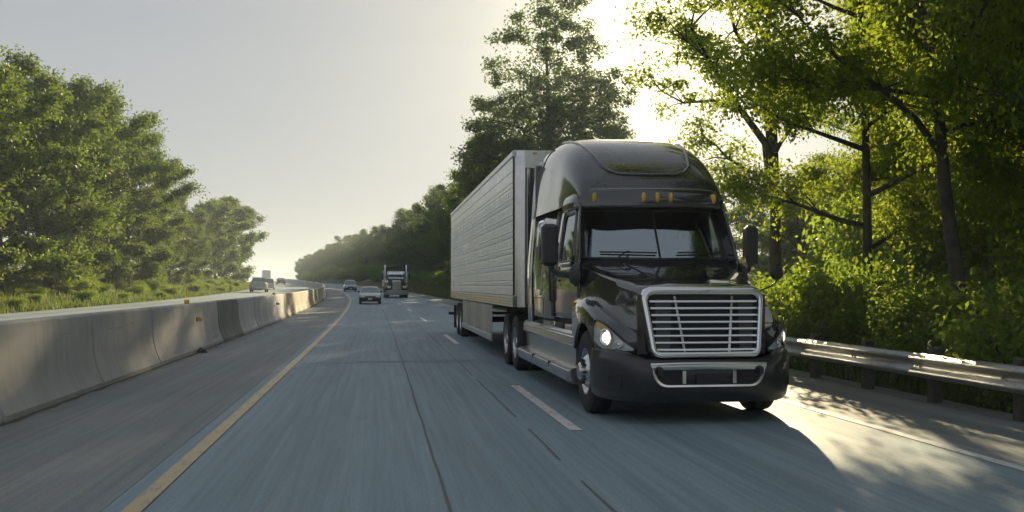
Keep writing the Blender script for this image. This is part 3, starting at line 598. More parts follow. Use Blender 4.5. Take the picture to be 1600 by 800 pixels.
for s in (-1, 1):
    m = MB(); m.tube([roof(y, a, .004) for y, a in ((4.95, .35), (4.95, .45), (4.9, .62), (4.78, .72), (4.6, .75))] if s < 0 else [roof(y, math.pi-a, .004) for y, a in ((4.95, .35), (4.95, .45), (4.9, .62), (4.78, .72), (4.6, .75))], .008, 6); m.build('roof_seam', satin, rf)
# rear edge of the roof fairing, stepped in
m = MB(); m.loft([[(x*f, y, Z0+(z-Z0)*g) for x, _, z in (roof(5.3, a) for a in A_)] for y, f, g in ((5.3, .985, .985), (5.8, .985, .965))]); m.build('roof_extender', paint, rf, 45, thick=.02)
# mirrors
for s in (-1, 1):
    mi = link('mirror', None, TR); xm = 1.475 if s < 0 else 1.37; hwd = .107 if s < 0 else .085
    MB().box(s*xm-hwd, s*xm+hwd, 2.16, 2.36, 1.87, 2.44, .045).build('mirror_housing', plastic, mi, 40)
    MB().box(s*xm-hwd+.02, s*xm+hwd-.02, 2.362, 2.368, 1.9, 2.4).build('mirror_glass', chrome, mi, 0)
    m = MB(); m.tube([(s*xm, 2.26, 1.9), (s*(xm-.03), 2.26, 1.82), (s*(xm-.12), 2.24, 1.76), (s*1.17, 2.2, 1.74)], [.03, .034, .04, .05], 10); m.build('mirror_arm', plastic, mi)
    m = MB(); m.loft([[(s*x, 2.05+q*c, 1.74+q*e) for c, e in ((1.5, -.6), (1.7, .2), (1.2, .8), (0, 1), (-.8, .6), (-.9, -.3), (0, -.9))] for x, q in ((1.12, .17), (1.17, .16), (1.21, .12), (1.225, .06))], True, True); m.build('mirror_base', plastic, mi, 50)
hm = link('hood_mirror', None, TR)
m = MB(); m.tube([(.955, .95, 1.5), (.99, .92, 1.54), (1.10, .90, 1.59), (1.185, .9, 1.645), (1.195, .9, 1.72)], .011, 8); m.build('mirror_arm', satin, hm)
m = MB(); m.lathe([(0, -.05), (.06, -.045), (.085, -.02), (.09, 0), (.085, .012), (0, .016)], (1.19, .9, 1.76), 'y', 20); m.build('mirror_housing', satin, hm)
# side fairings with steps and tanks
SP = [(-.80, .99), (-1.06, .99), (-1.12, .975), (-1.15, .94), (-1.155, .86), (-1.16, .80), (-1.14, .775), (-1.105, .76), (-1.09, .55), (-1.10, .49), (-1.23, .475), (-1.262, .455), (-1.268, .40), (-1.25, .32), (-1.2, .285), (-.9, .28)]
for s in (-1, 1):
    y0, y1 = 2.02, 6.98; m = MB(); secs = []
    for y, i in [(y0, .06), (y0+.03, .015), (y0+.08, 0)]+[(q, 0) for q in lin(y0+.5, y1-.5, 7)]+[(y1-.08, 0), (y1-.02, .02), (y1, .06)]: secs.append([(-s*(x+i*.6) if x < -.95 else -s*x, y, z-(i*.4 if z > .6 else -i*.3)) for x, z in SP])
    m.loft(secs, True, True); fa = m.build('side_fairing', dull, TR, 35)
    for a, b in ((2.2, 3.55), (3.6, 5.1), (5.15, 6.85)):
        m = MB()
        for k in range(5): m.box(min(s*(1.115+k*.028), s*(1.132+k*.028)), max(s*(1.115+k*.028), s*(1.132+k*.028)), a, b, .470, .486-.004*(k == 4))
        m.build('step_tread', alum, fa, 0)
    for y in (3.575, 5.125): MB().box(min(s*1.09, s*1.272), max(s*1.09, s*1.272), y-.012, y+.012, .40, .484).build('step_joint', steel, fa)
    for a, b, mt in ((2.25, 3.1, dull), (3.2, 3.9, satin), (4.0, 5.0, alum)):
        m = MB(); m.lathe([(0, 0), (.11, .0), (.13, .03), (.13, b-a-.03), (.11, b-a), (0, b-a)], (s*.98, a, 1.0), 'y', 20); m.build('tank_cover', mt, fa, 40)
    m = MB(); m.tube([(s*1.158, y, .90) for y in lin(y0+.12, y1-.12, 6)], .012, 6); m.build('fairing_trim', alum, fa)
    MB().box(min(s*1.0, s*1.09), max(s*1.0, s*1.09), 6.2, 6.75, 1.0, 1.1, .01).build('battery_label_box', satin, fa)
    m = MB(); m.tube([(s*1.0, 5.9, 1.12), (s*1.12, 5.8, 1.13), (s*1.14, 5.5, 1.13), (s*1.12, 5.2, 1.13), (s*.98, 5.15, 1.12)], .025, 8); m.build('hand_rail', satin, TR)

# ------------------------------------------------------------------ the trailer
TL = thing('semi_trailer', 'long silver ribbed box trailer behind the black truck', 'trailer', (3.77, 11.08, 0))
def tside_mat():
    m = P('trailer_skin', (.8, .8, .79), .3, .65)
    v = coords(m, (1, 1, 1), True); wv = N(m, 'ShaderNodeTexWave'); wv.bands_direction = 'Y'; wv.wave_profile = 'TRI'; wv.inputs['Scale'].default_value = 1.3; wv.inputs['Distortion'].default_value = .0; L(m, v, wv.inputs['Vector'])
    n = noise(m, coords(m, (1, 1.3, .6), True), 1.8, 5); pn = noise(m, coords(m, (1, 5, 9), True), 1.3, 3)
    L(m, ramp(m, n, [(.3, (.8, .83, .86)), (.7, (.88, .91, .94))]), bsdf(m).inputs['Base Color']); L(m, ramp(m, n, [(.3, g1(.26)), (.7, g1(.36))]), bsdf(m).inputs['Roughness'])
    h = N(m, 'ShaderNodeMath'); h.operation = 'MULTIPLY'; L(m, wv.outputs['Fac'], h.inputs[0]); L(m, ramp(m, pn, [(.42, g1(0)), (.6, g1(1))]), h.inputs[1]); bump(m, noise(m, coords(m, (1, .8, 1.6), True), 1.6, 2), .12, .02); return m
skin = tside_mat(); trim_a = dull
Y0, Y1, ZB, ZT = 7.2, 23.35, 1.2, 4.11
MB().box(-1.27, 1.27, Y0+.1, Y1-.02, ZB+.02, ZT-.02).build('trailer_core', P('trailer_core_grey', g1(.25), .6), TL, 0)
zs = [1.42, 1.60, 1.70, 1.90, 2.0, 2.2, 2.3, 2.5, 2.61, 2.82, 2.92, 3.13, 3.23, 3.44, 3.53, 3.74, 4.0]
for s in (-1, 1):
    for a, b in zip(zs[:-1], zs[1:]):
        m = MB(); m.loft([[(s*x, y, z) for x, z in ((1.27, a+.004), (1.296, a+.005), (1.300, a+.012), (1.300, b-.012), (1.296, b-.005), (1.27, b-.004))] for y in (Y0+.1, Y0+5, Y0+10, Y1)]); m.build('side_panel', skin, TL, 25)
    MB().box(min(s*1.25, s*1.312), max(s*1.25, s*1.312), Y0+.05, Y1, 1.2, 1.41, .006).build('bottom_rail', dull, TL)
    MB().box(min(s*1.25, s*1.315), max(s*1.25, s*1.315), Y0+.05, Y1, 4.0, 4.11, .01).build('top_rail', dull, TL)
    m = MB()   # short upright flutes pressed into the wider panels
    for r, (a, b) in enumerate(zip(zs[:-1], zs[1:])):
        if a > 3.3: continue
        n_ = 44 if b-a > .15 else 88
        for k in range(n_):
            y = Y0+.35+k*(15.6/n_); hh = (b-a)*(.26 if b-a > .15 else .2); zc_ = (a+b)/2; ww = .016 if b-a > .15 else .03
            m.box(min(s*1.3005, s*1.309), max(s*1.3005, s*1.309), y-ww, y+ww, zc_-hh, zc_+hh)
    fl = m.build('panel_flutes', skin, TL, 0, False); fl['kind'] = 'stuff'
    m = MB()
    for k in range(54):
        y = Y0+.3+k*.295
        for z in (1.25, 1.30, 1.36): m.box(min(s*1.311, s*1.316), max(s*1.311, s*1.316), y-.02, y+.02, z-.012, z+.012)
    m.build('rail_rivets', steel, TL, 0)['kind'] = 'stuff'
    for y in (9.5, 15.2, 20.5, 23.0): MB().box(min(s*1.311, s*1.325), max(s*1.311, s*1.325), y-.05, y+.05, 1.27, 1.31, .004).build('side_marker', amber, TL)
    # rounded front corner post
    m = MB(); m.loft([[(s*(1.30-.22+.22*math.cos(a)), Y0+.1-.0+.12-.22*math.sin(a), z) for a in lin(0, math.pi/2, 8)] for z in (1.2, 2.5, 4.02)]); m.build('corner_post', alum, TL, 60)
    m = MB(); m.loft([[(s*(1.31-.22+.22*math.cos(a)), Y0+.22-.23*math.sin(a), z) for a in lin(0, math.pi/2, 8)] for z in (3.98, 4.11)]); m.build('corner_cap', alum, TL, 60)
MB().box(-1.08, 1.08, Y0, Y0+.08, 1.2, 4.0).build('front_wall', P('trailer_front_dark', (.09, .1, .1), .35, .3), TL)
MB().box(-1.09, 1.09, Y0-.012, Y0+.02, 3.78, 4.11, .01).build('front_top_panel', alum, TL)
for x in (-1.02, 1.02): MB().box(x-.03, x+.03, Y0-.03, Y0, 1.25, 3.78, .01).build('front_upright', alum, TL)
m = MB()
for x in (-.85, -.6): m.tube([(x, Y0-.03, z) for z in lin(1.5, 3.6, 12)], .02, 6)
m.build('air_lines', satin, TL)
for x in (-.9, .9, -.06, .06): MB().box(x-.05, x+.05, Y0-.03, Y0, 4.04, 4.08, .005).build('front_marker', amber, TL)
m = MB(); m.box(-1.29, 1.29, Y0+.1, Y1-.02, 4.105, 4.13, .01); m.build('trailer_roof', white_p, TL)
MB().box(-.5, .5, Y0+.2, Y1-.3, 1.0, 1.19).build('trailer_floor_beams', steel, TL)
for y in (20.2, 21.5):
    for s in (-1, 1): wheel(TL, s*1.09, y, .525, s, dual=True)
    m = MB(); m.tube([(-1, y, .52), (1, y, .52)], .07, 8); m.build('axle', steel, TL)
for s in (-1, 1):
    for k in range(3):
        a = 11.0+k*2.6; m = MB(); m.loft([[(s*1.262, y, .38), (s*1.275, y, .55), (s*1.275, y, 1.12), (s*1.255, y, 1.185)] for y in (a+.012, a+2.588)]); m.build('side_skirt', tan_skirt, TL, 30, thick=.015)
    MB().box(min(s*1.262, s*1.285), max(s*1.262, s*1.285), 11.0, 18.8, .36, .5, .006).build('skirt_edge', dull, TL)
    MB().box(s*.9-.06, s*.9+.06, 10.1, 10.22, .42, 1.2, .01).build('landing_leg', steel, TL)
    MB().box(s*.9-.14, s*.9+.14, 10.02, 10.3, .40, .43).build('landing_foot', steel, TL)
    MB().box(min(s*.78, s*1.28), max(s*.78, s*1.28), 22.25, 22.27, .2, .95).build('mud_flap', rubber, TL)
MB().box(-1.38, 1.2, 23.3, 23.4, .60, .70, .01).build('rear_guard', steel, TL)
for x in (-.7, .7): MB().box(x-.05, x+.05, 23.31, 23.39, .702, 1.2).build('guard_upright', steel, TL)
MB().box(-1.3, 1.3, Y1-.02, Y1+.03, 1.2, 4.11, .01).build('rear_door_frame', dull, TL)
# ------------------------------------------------------------------ other vehicles (local: front at y = 0 facing -y)
cglass = glass('car_glass', (.12, .14, .15), .22)
trimk = P('black_trim', (.02, .021, .022), .45)
plate_m = P('plate_white', (.55, .55, .5), .5)
def small_wheel(parent, x, y, r, s, wd=.2):
    t = link('wheel', None, parent); t.location = (x, y, r)
    MB().lathe([(r*.6, s*wd*.4), (r*.65, s*wd*.48), (r*.9, s*wd*.48), (r, s*wd*.35), (r, -s*wd*.35), (r*.9, -s*wd*.5), (r*.6, -s*wd*.45)], (0, 0, 0), 'x', 24).build('tyre', rubber, t)
    MB().lathe([(r*.63, s*wd*.42), (r*.55, s*wd*.3), (r*.2, s*wd*.38), (.001, s*wd*.4)], (0, 0, 0), 'x', 20).build('rim', dull, t)
def car(name, label, cat, lat, v, z, away, Lc, Wc, Hc, low, top, glassf, body, bumper_m, ride=.2, wr=.32, wy=(.8, 3.5), group=None, lamps=(.62, .78), rear=None, plate=True, bumpz=(.25, .55)):
    """low: (y, belt height) table of the lower body; top: (y, height) of the roof line; glassf: cowl y, roof-front y, roof-rear y, tail y"""
    p = W(lat, v, z); q = W(lat, v+1, z); rz = math.atan2(-(q[0]-p[0]), 1)
    t = thing(name, label, cat, p, rz+(math.pi if away else 0), group)
    if away:
        d = Vector((math.sin(-rz), math.cos(rz), 0))*0; t.location = Vector(p)+Vector((-math.sin(rz), math.cos(rz), 0))*Lc
    lz = smooth_tab(low); hw_ = Wc/2
    wd = smooth_tab([(0, hw_*.80), (.12, hw_*.9), (.4, hw_*.97), (1.0, hw_), (Lc-1.0, hw_), (Lc-.3, hw_*.96), (Lc-.06, hw_*.9), (Lc, hw_*.82)])
    def sec(y):
        w_, b = wd(y), lz(y); zb = ride+(.08 if y < .15 or y > Lc-.15 else 0)
        for c in wy:
            dd = abs(y-c)
            if dd < wr+.05: zb = max(zb, .05+wr+math.sqrt((wr+.05)**2-dd*dd)*.92-.05)
        zb = min(zb, b-.12); o = [(w_*.9, zb), (w_*.985, zb+.03), (w_, zb+(b-zb)*.45), (w_*.985, zb+(b-zb)*.72), (w_*.95, b-.03), (w_*.87, b), (w_*.5, b+.025), (0, b+.03)]
        return [(-x, y, zz) for x, zz in o]+[(x, y, zz) for x, zz in reversed(o[:-1])]
    ys = sorted(set([0, .03, .1, .25]+[round(a, 3) for a in lin(.4, Lc-.4, 26)]+[Lc-.25, Lc-.1, Lc-.03, Lc]+[round(c+k*(wr+.045), 3) for c in wy for k in (-1, -.8, -.5, 0, .5, .8, 1)]))
    secs = [sec(y) for y in ys]; m = MB(); m.loft(secs); m.poly(secs[0]); m.poly(secs[-1][::-1]); bd = m.build('body', body, t, 40)
    c0, r0, r1, t1 = glassf; wt = hw_*.70; wb = hw_*.9
    def cab(y, k):  # roofline
        return interp(y, top)
    # roof panel + pillars
    rt = [(-wt, 0), (-wt*.85, .035), (-wt*.4, .055), (0, .06), (wt*.4, .055), (wt*.85, .035), (wt, 0)]
    m = MB(); m.loft([[(x, y, Hc-.06+dz-(.05 if y in (r0, r1) else 0)) for x, dz in rt] for y in (r0, r0+.2, (r0+r1)/2, r1-.2, r1)]); m.build('roof', body, t, 50)
    zc, zt_ = lz(c0), lz(t1)
    m = MB()
    m.grid(lambda a, k: (a*(wb*.98+(wt-wb*.98)*k), c0+(r0-c0)*k-.10*(1-a*a)*(1-k)-.05*(1-a*a)*k, zc+(Hc-.10-zc)*k+.03*(1-a*a)), lin(-1, 1, 9), lin(0, 1, 5)); m.build('windscreen', cglass, t, 60)
    m = MB(); m.grid(lambda a, k: (a*(wb*.95+(wt-wb*.95)*k), t1+(r1-t1)*k+.06*(1-a*a), zt_+(Hc-.10-zt_)*k+.03*(1-a*a)), lin(-1, 1, 9), lin(0, 1, 5)); m.build('rear_window', cglass, t, 60)
    for s in (-1, 1):
        def sp_(f, k): 
            yb = c0+.1+(t1-c0-.2)*f; yt = r0+(r1-r0)*f; zb_ = lz(yb); return (s*(wb+(wt-wb)*k), yb+(yt-yb)*k, zb_+(Hc-.10-zb_)*k)
        m = MB(); m.grid(sp_, lin(.03, .97, 9), lin(0, .95, 4)); m.build('side_window', cglass, t, 60)
        for f in (0, .45, 1):
            m = MB(); m.tube([tuple(Vector(sp_(f, k))+Vector((s*.008, 0, 0))) for k in lin(0, 1.0, 4)], .035, 6); m.build('pillar', body, t)
        m = MB(); my = c0+.25; m.box(s*(wb+.02) if s > 0 else s*(wb+.2), s*(wb+.2) if s > 0 else s*(wb+.02), my, my+.12, zc+.02, zc+.16, .03); m.build('wing_mirror', trimk, t)
        for y in wy: small_wheel(t, s*(hw_-.11), y, wr, s)
        # lamps follow the corner
        m = MB(); m.grid(lambda f, k: (s*(wd(.02+f*.25)*(.55+.43*f)+.012), -.012+.30*f*f*.6, lamps[0]+(lamps[1]-lamps[0])*k-.02*(1-f)), lin(0, 1, 6), lin(0, 1, 3)); h = m.build('headlight', refl, t, 60)
        m = MB(); m.grid(lambda f, k: (s*(wd(.02)*(.6+.2*f)), -.026, lamps[0]+.02+(lamps[1]-lamps[0]-.05)*k), lin(0, 1, 3), lin(0, 1, 3)); m.build('bulb', P('car_lamp', (.8, .8, .78), .2), h, 60)
        rl = rear or (.75, .95)
        m = MB(); m.grid(lambda f, k: (s*(wd(Lc-.02)*(.82+.17*f)+.01), Lc+.012-.1*f*f, rl[0]+(rl[1]-rl[0])*k), lin(0, 1, 4), lin(0, 1, 3)); m.build('tail_light', redl, t, 60)
    for yb, sg in ((0, -1), (Lc, 1)):
        m = MB(); z0_, z1_ = bumpz
        m.loft([[(x*hw_, yb+sg*(.07-.16*abs(x)**3+d), zz) for d, zz in ((-.12, z0_-.03), (-.01, z0_), (.02, z0_+.06), (.02, z1_-.08), (0, z1_), (-.1, z1_+.01))] for x in lin(-.97, .97, 13)]); m.build('bumper', bumper_m, t, 40)
    MB().box(-hw_*.48, hw_*.48, -.03, .02, bumpz[1]+.02, lamps[0]+.08, .01).build('grille', trimk, t)
    if plate:
        for yb in ((-.115, -.1), (Lc+.1, Lc+.115)): MB().box(-.16, .16, yb[0], yb[1], bumpz[1]-.18, bumpz[1]-.03).build('number_plate', plate_m, t, 0)
    MB().box(-hw_*.8, hw_*.8, .3, Lc-.3, ride+.02, ride+.25).build('underbody', dark, t, 0)
    for x in (-.36, .36):
        m = MB(); m.box(x-.24, x+.24, r0+.35, r0+.5, .5, 1.02, .05); m.box(x-.12, x+.12, r0+.37, r0+.47, 1.0, 1.2, .04); m.build('seat', inter, t)
    MB().box(-hw_*.85, hw_*.85, c0+.05, c0+.4, zc-.1, zc+.04, .03).build('dashboard', inter, t)
    return t
car('white_sedan', 'white sedan with black lower bumper driving ahead of the black truck', 'car', -.15, 78.5, .0, False, 4.3, 1.72, 1.40,
    [(0, .66), (.1, .74), (.5, .82), (1.2, .90), (1.5, .93), (3.2, .95), (3.6, .96), (4.2, .92), (4.3, .85)], [(0, 1)], (1.15, 1.85, 3.0, 3.7), white_p, trimk, .19, .30, (.8, 3.4), lamps=(.56, .70), bumpz=(.24, .54))
car('silver_minivan', 'pale silver minivan farthest away in the oncoming left lane', 'minivan', -.35, 152, .0, False, 4.8, 1.92, 1.72,
    [(0, .72), (.1, .85), (.5, .98), (1.0, 1.06), (1.3, 1.08), (4.2, 1.08), (4.6, 1.05), (4.8, .95)], [(0, 1)], (.95, 1.75, 4.2, 4.65), silver_p, trimk, .2, .33, (.9, 3.9), lamps=(.68, .88), bumpz=(.25, .55))
car('dark_sedan', 'dark grey sedan driving away on the opposite road', 'car', -9.6, 214, left_z(-9.6, 60), True, 4.6, 1.8, 1.42,
    [(0, .68), (.1, .76), (.5, .84), (1.2, .92), (3.4, .96), (3.7, 1.0), (4.4, .99), (4.6, .9)], [(0, 1)], (1.2, 1.9, 3.2, 3.85), grey_p, grey_p, .2, .32, (.85, 3.65), rear=(.74, .9))
car('white_suv', 'white car half hidden behind the silver pickup', 'car', -12.45, 148, left_z(-12.45, 60), True, 4.6, 1.85, 1.65,
    [(0, .75), (.1, .88), (.5, .98), (1.2, 1.05), (4.2, 1.08), (4.6, 1.0)], [(0, 1)], (1.15, 1.8, 4.0, 4.5), white_p, white_p, .22, .34, (.85, 3.65))
# silver pickup seen from behind
pk = car('silver_pickup', 'silver pickup truck driving away beyond the concrete barrier', 'pickup', -12.4, 122, left_z(-12.4, 60), True, 5.5, 2.0, 1.86,
    [(0, .95), (.1, 1.05), (.5, 1.12), (1.2, 1.15), (2.9, 1.16), (3.4, 1.16), (5.3, 1.17), (5.5, 1.12)], [(0, 1)], (1.35, 1.95, 3.0, 3.35), silver_p, dull, .42, .40, (.95, 4.35), rear=(.78, 1.12), bumpz=(.46, .66), lamps=(.75, .95))
MB().box(-.80, .80, 5.49, 5.53, .72, 1.15, .02).build('tailgate', silver_p, pk)
MB().box(-.16, .16, 5.53, 5.55, .98, 1.04, .008).build('tailgate_handle', trimk, pk)
MB().box(-.82, .82, 3.5, 5.4, 1.17, 1.205).build('bed_liner', trimk, pk, 0)
MB().box(-.5, .5, 5.5, 5.6, .25, .42, .02).build('hitch', dark, pk)
# far white box truck driving away
BT = thing('box_truck', 'distant white box truck at the vanishing end of the opposite road', 'truck', W(-6.8, 330, left_z(-6.8, 60)), math.atan2(.16, 1))
MB().box(-1.3, 1.3, 0, 7, 1.0, 3.9, .03).build('cargo_box', white_p, BT)
for x in (-.65, .65): MB().box(x-.62, x+.62, -.03, -.001, 1.1, 3.8, .02).build('cargo_door', white_p, BT)
MB().box(-1.2, 1.2, 7.1, 9, .6, 2.7, .15).build('cab', white_p, BT)
MB().box(-1.2, 1.2, -.05, .1, .5, .62).build('rear_bumper', steel, BT)
for s in (-1, 1):
    for y in (1.5, 7.9): small_wheel(BT, s*1.08, y, .48, s, .3)
# dark conventional dump truck facing us
DT = thing('dump_truck', 'dark blue black long-nosed dump truck with chrome bumper, oncoming in the near lane', 'truck', W(3.15, 105, 0), math.atan2(.028, 1))
navy = P('navy_paint', (.02, .028, .04), .25, .1, Coat_Weight=.8)
m = MB(); m.loft([[(x*hwd, y, z) for x, z in ((-1, .95), (-1, zt-.12), (-.85, zt-.02), (0, zt+.02), (.85, zt-.02), (1, zt-.12), (1, .95))] for y, hwd, zt in ((.62, .46, 1.78), (.9, .48, 1.82), (2.4, .62, 1.95))]); m.build('hood', navy, DT, 30)
MB().box(-.45, .45, .55, .62, .85, 1.84, .03).build('grille_frame', chrome, DT)
for k in range(9): MB().box(-.39+k*.09, -.345+k*.09, .535, .56, .9, 1.76, .006).build('grille_bar', P('radiator_blue_grey', (.1, .14, .17), .35, .6), DT)
m = MB(); m.loft([[(x, .05+.18*abs(x/1.2)**4+d, z) for d, z in ((.06, .35), (0, .38), (-.02, .6), (0, .80), (.06, .82))] for x in lin(-1.22, 1.22, 13)]); m.build('bumper', galv, DT)
for s in (-1, 1):
    m = MB(); m.loft([[(s*x, y, z) for x in (.52, .8, 1.1, 1.18)] for y, z in ((.45, .86), (.5, 1.1), (.75, 1.27), (1.1, 1.32), (1.5, 1.25), (1.8, 1.05), (1.95, .8))]); m.build('fender', navy, DT, 50, thick=.03)
    MB().box(s*.82-.2, s*.82+.2, .35, .5, 1.02, 1.27, .03).build('headlight_pod', chrome, DT)
    for q in (-.1, .1): m = MB(); m.lathe([(0, -.02), (.06, -.018), (.08, 0)], (s*.82+q, .345, 1.15), 'y', 12); m.build('headlight', P('truck_lamp', (.7, .7, .66), .25), DT)
    MB().box(s*1.05-.04, s*1.05+.04, .42, .5, 1.3, 1.38, .01).build('turn_signal', amber, DT)
    m = MB(); m.tube([(s*1.13, 2.75, .9), (s*1.13, 2.75, 3.35), (s*1.13, 2.85, 3.5)], .075, 10); m.build('exhaust_stack', chrome, DT)
    m = MB(); m.lathe([(0, -.6), (.16, -.6), (.18, -.5), (.18, .5), (.16, .6), (0, .6)], (s*1.02, 2.0, 1.75), 'y', 16); m.build('air_cleaner', chrome, DT)
    MB().box(s*1.42-.1, s*1.42+.1, 2.35, 2.43, 1.95, 2.6, .02).build('mirror', trimk, DT); m = MB(); m.tube([(s*1.0, 2.5, 2.5), (s*1.42, 2.4, 2.55)], .02, 6); m.tube([(s*1.0, 2.5, 2.0), (s*1.42, 2.4, 2.0)], .02, 6); m.build('mirror_arm', chrome, DT)
    wheel(DT, s*1.02, 1.15, .5, s)
    for y in (5.6, 6.9): wheel(DT, s*1.05, y, .5, s, dual=True)
MB().box(-1.0, 1.0, 2.4, 3.9, .9, 2.05, .06).build('cab_lower', navy, DT); MB().box(-.96, .96, 2.75, 3.9, 2.0, 2.85, .1).build('cab_upper', navy, DT)
m = MB(); m.grid(lambda x, k: (x, 2.42+.34*k+.06*x*x, 2.03+.62*k), lin(-.85, .85, 9), lin(0, 1, 4)); m.build('windscreen', wglass, DT, 60); 
MB().box(-.86, .86, 2.5, 2.72, 2.05, 2.1).build('dashboard', inter, DT)
m = MB(); m.loft([[(x, y, z) for x in lin(-.92, .92, 9)] for y, z in ((2.42, 2.44), (2.5, 2.66), (2.7, 2.85))]); m.build('visor', chrome, DT, 40, thick=.02)
for x in (-.72, -.36, 0, .36, .72): m = MB(); m.lathe([(0, .12), (.035, .1), (.05, .03), (.05, -.03)], (x, 2.62, 2.82), 'z', 10); m.build('roof_light', amber, DT)
MB().box(-1.22, 1.22, 4.2, 9.8, 1.15, 3.05, .04).build('dump_body', P('dump_body_grey', (.4, .4, .38), .45, .3), DT)
m = MB(); m.loft([[(x, y, 3.05+.32*math.cos(x/1.25*math.pi/2)) for x in lin(-1.25, 1.25, 13)] for y in (3.9, 9.9)]); m.build('load_tarp', trimk, DT, 60, thick=.03)
MB().box(-1.25, 1.25, 3.85, 4.2, 2.6, 3.3, .05).build('cab_guard', trimk, DT)
MB().box(-.4, .4, .8, 9.5, .55, .95).build('frame', steel, DT)
MB().box(-.5, .5, .7, 2.4, .5, 1.0).build('engine_block', dark, DT)
# ------------------------------------------------------------------ trees and shrubs
def leaves_mesh(name, centers, radii, per, size, mat, seed, flat=.65, droop=.25):
    g = np.random.default_rng(seed); C_ = np.repeat(np.array(centers), per, 0); Rr = np.repeat(np.array(radii), per)[:, None]; n = len(C_)
    d = g.normal(size=(n, 3)); p = C_+np.clip(d, -2.2, 2.2)*.45*Rr*np.array([1, 1, flat]); d /= np.linalg.norm(d, axis=1)[:, None]+1e-9
    nrm = g.normal(size=(n, 3))+np.array([0, 0, .7])+d*.5; nrm /= np.linalg.norm(nrm, axis=1)[:, None]
    t = g.normal(size=(n, 3)); t[:, 2] -= droop; t -= nrm*(t*nrm).sum(1)[:, None]; t /= np.linalg.norm(t, axis=1)[:, None]+1e-9; b = np.cross(nrm, t)
    s = size*(.6+.8*g.random((n, 1))); fold = nrm*s*.12
    v = np.stack([p-t*s*.5, p+b*s*.30-t*s*.05+fold, p+t*s*.55, p-b*s*.30-t*s*.05+fold], 1).reshape(-1, 3)
    m = bpy.data.meshes.new(name); m.vertices.add(n*4); m.vertices.foreach_set('co', v.ravel()); m.loops.add(n*4); m.loops.foreach_set('vertex_index', np.arange(n*4))
    m.polygons.add(n); m.polygons.foreach_set('loop_start', np.arange(n)*4); m.polygons.foreach_set('loop_total', np.full(n, 4)); m.update(); m.materials.append(mat); return m
def make_tree(seed, Ht, Rc, base, tr, nl, leaf, mat, lean=(0, 0), nlimb=11, clump=.30, fill=.5, up=.55, shape=None, tpath=None, extra=()):
    g = random.Random(seed); tb = MB(); top = Ht*.86; path = []; ph = g.uniform(0, 6)
    for i in range(10):
        f = i/9; path.append(Vector((lean[0]*f*f*Ht+math.sin(f*4+ph)*.02*Ht*f, lean[1]*f*f*Ht+math.cos(f*3.3+ph)*.02*Ht*f, top*f-.3*(i == 0))))
    if tpath: path = [Vector(p) for p in tpath]; top = path[-1].z
    tb.tube(path, [tr*(1.25 if i == 0 else 1)*(1-.86*i/9) for i in range(10)], 9)
    cs, rs = [], []
    def at(f): i = min(int(f*9), 8); return path[i].lerp(path[i+1], f*9-i)
    prof_ = shape or (lambda h: (math.sin(math.pi*min(1, max(0, h))**.75))**.6)
    for k in range(nlimb):
        f = base/top+(1-base/top)*(k+.5*g.random())/nlimb*.97; p0 = at(min(f, .99)); az = k*2.4+g.uniform(-.5, .5); h = (p0.z-base)/(Ht-base); ln = Rc*prof_(h*.9+.08)*g.uniform(.75, 1.12)
        el = up*g.uniform(.5, 1.4)*(.6+.8*h); pts = [p0]; d = Vector((math.cos(az)*math.cos(el), math.sin(az)*math.cos(el), math.sin(el)))
        for j in range(1, 6): d = (d+Vector((g.uniform(-.2, .2), g.uniform(-.2, .2), g.uniform(-.1, .16)))).normalized(); pts.append(pts[-1]+d*ln/5)
        r0 = max(.02, tr*.5*(1-.6*f)); tb.tube(pts, [r0*(1-.82*j/5) for j in range(6)], 6)
        for j in range(2, 6):
            for q in range(2):
                a2 = az+g.choice((-1, 1))*g.uniform(.4, 1.3); l2 = ln*g.uniform(.2, .42)*(1.1-.1*j); e2 = g.uniform(-.15, .8); p1 = pts[j]; p2 = p1+Vector((math.cos(a2)*math.cos(e2), math.sin(a2)*math.cos(e2), math.sin(e2)))*l2; pm = p1.lerp(p2, .5)+Vector((0, 0, l2*.08))
                tb.tube([p1, pm, p2], [r0*.36, r0*.24, r0*.1], 5); cs.append(p2); rs.append(Rc*clump*g.uniform(.6, 1.15)); 
                if g.random() < fill: cs.append(pm); rs.append(Rc*clump*g.uniform(.5, .9))
        cs.append(pts[-1]); rs.append(Rc*clump*g.uniform(.7, 1.1))
    for ex, er in extra:
        ex = [Vector(p) for p in ex]; tb.tube(ex, [er*(1-.75*i/(len(ex)-1)) for i in range(len(ex))], 7)
        for p in ex[2:]:
            for q in range(3):
                e = p+Vector((g.uniform(-1, 1), g.uniform(-1, 1), g.uniform(-.3, .7)))*Rc*.22; tb.tube([p, p.lerp(e, .5)+Vector((0, 0, .05)), e], [er*.3, er*.2, .008], 5); cs.append(e); rs.append(Rc*clump*g.uniform(.4, .7))
    for j in range(4): cs.append(at(.99)+Vector((g.uniform(-.2, .2)*Rc, g.uniform(-.2, .2)*Rc, g.uniform(0, Ht-top)))); rs.append(Rc*clump*g.uniform(.5, .9))
    cs = [tuple(c) for c in cs]
    lm = leaves_mesh('crown', cs, rs, max(4, nl//len(cs)), leaf, mat, seed)
    tm = tb.mesh('trunk', bark, 60); return tm, lm
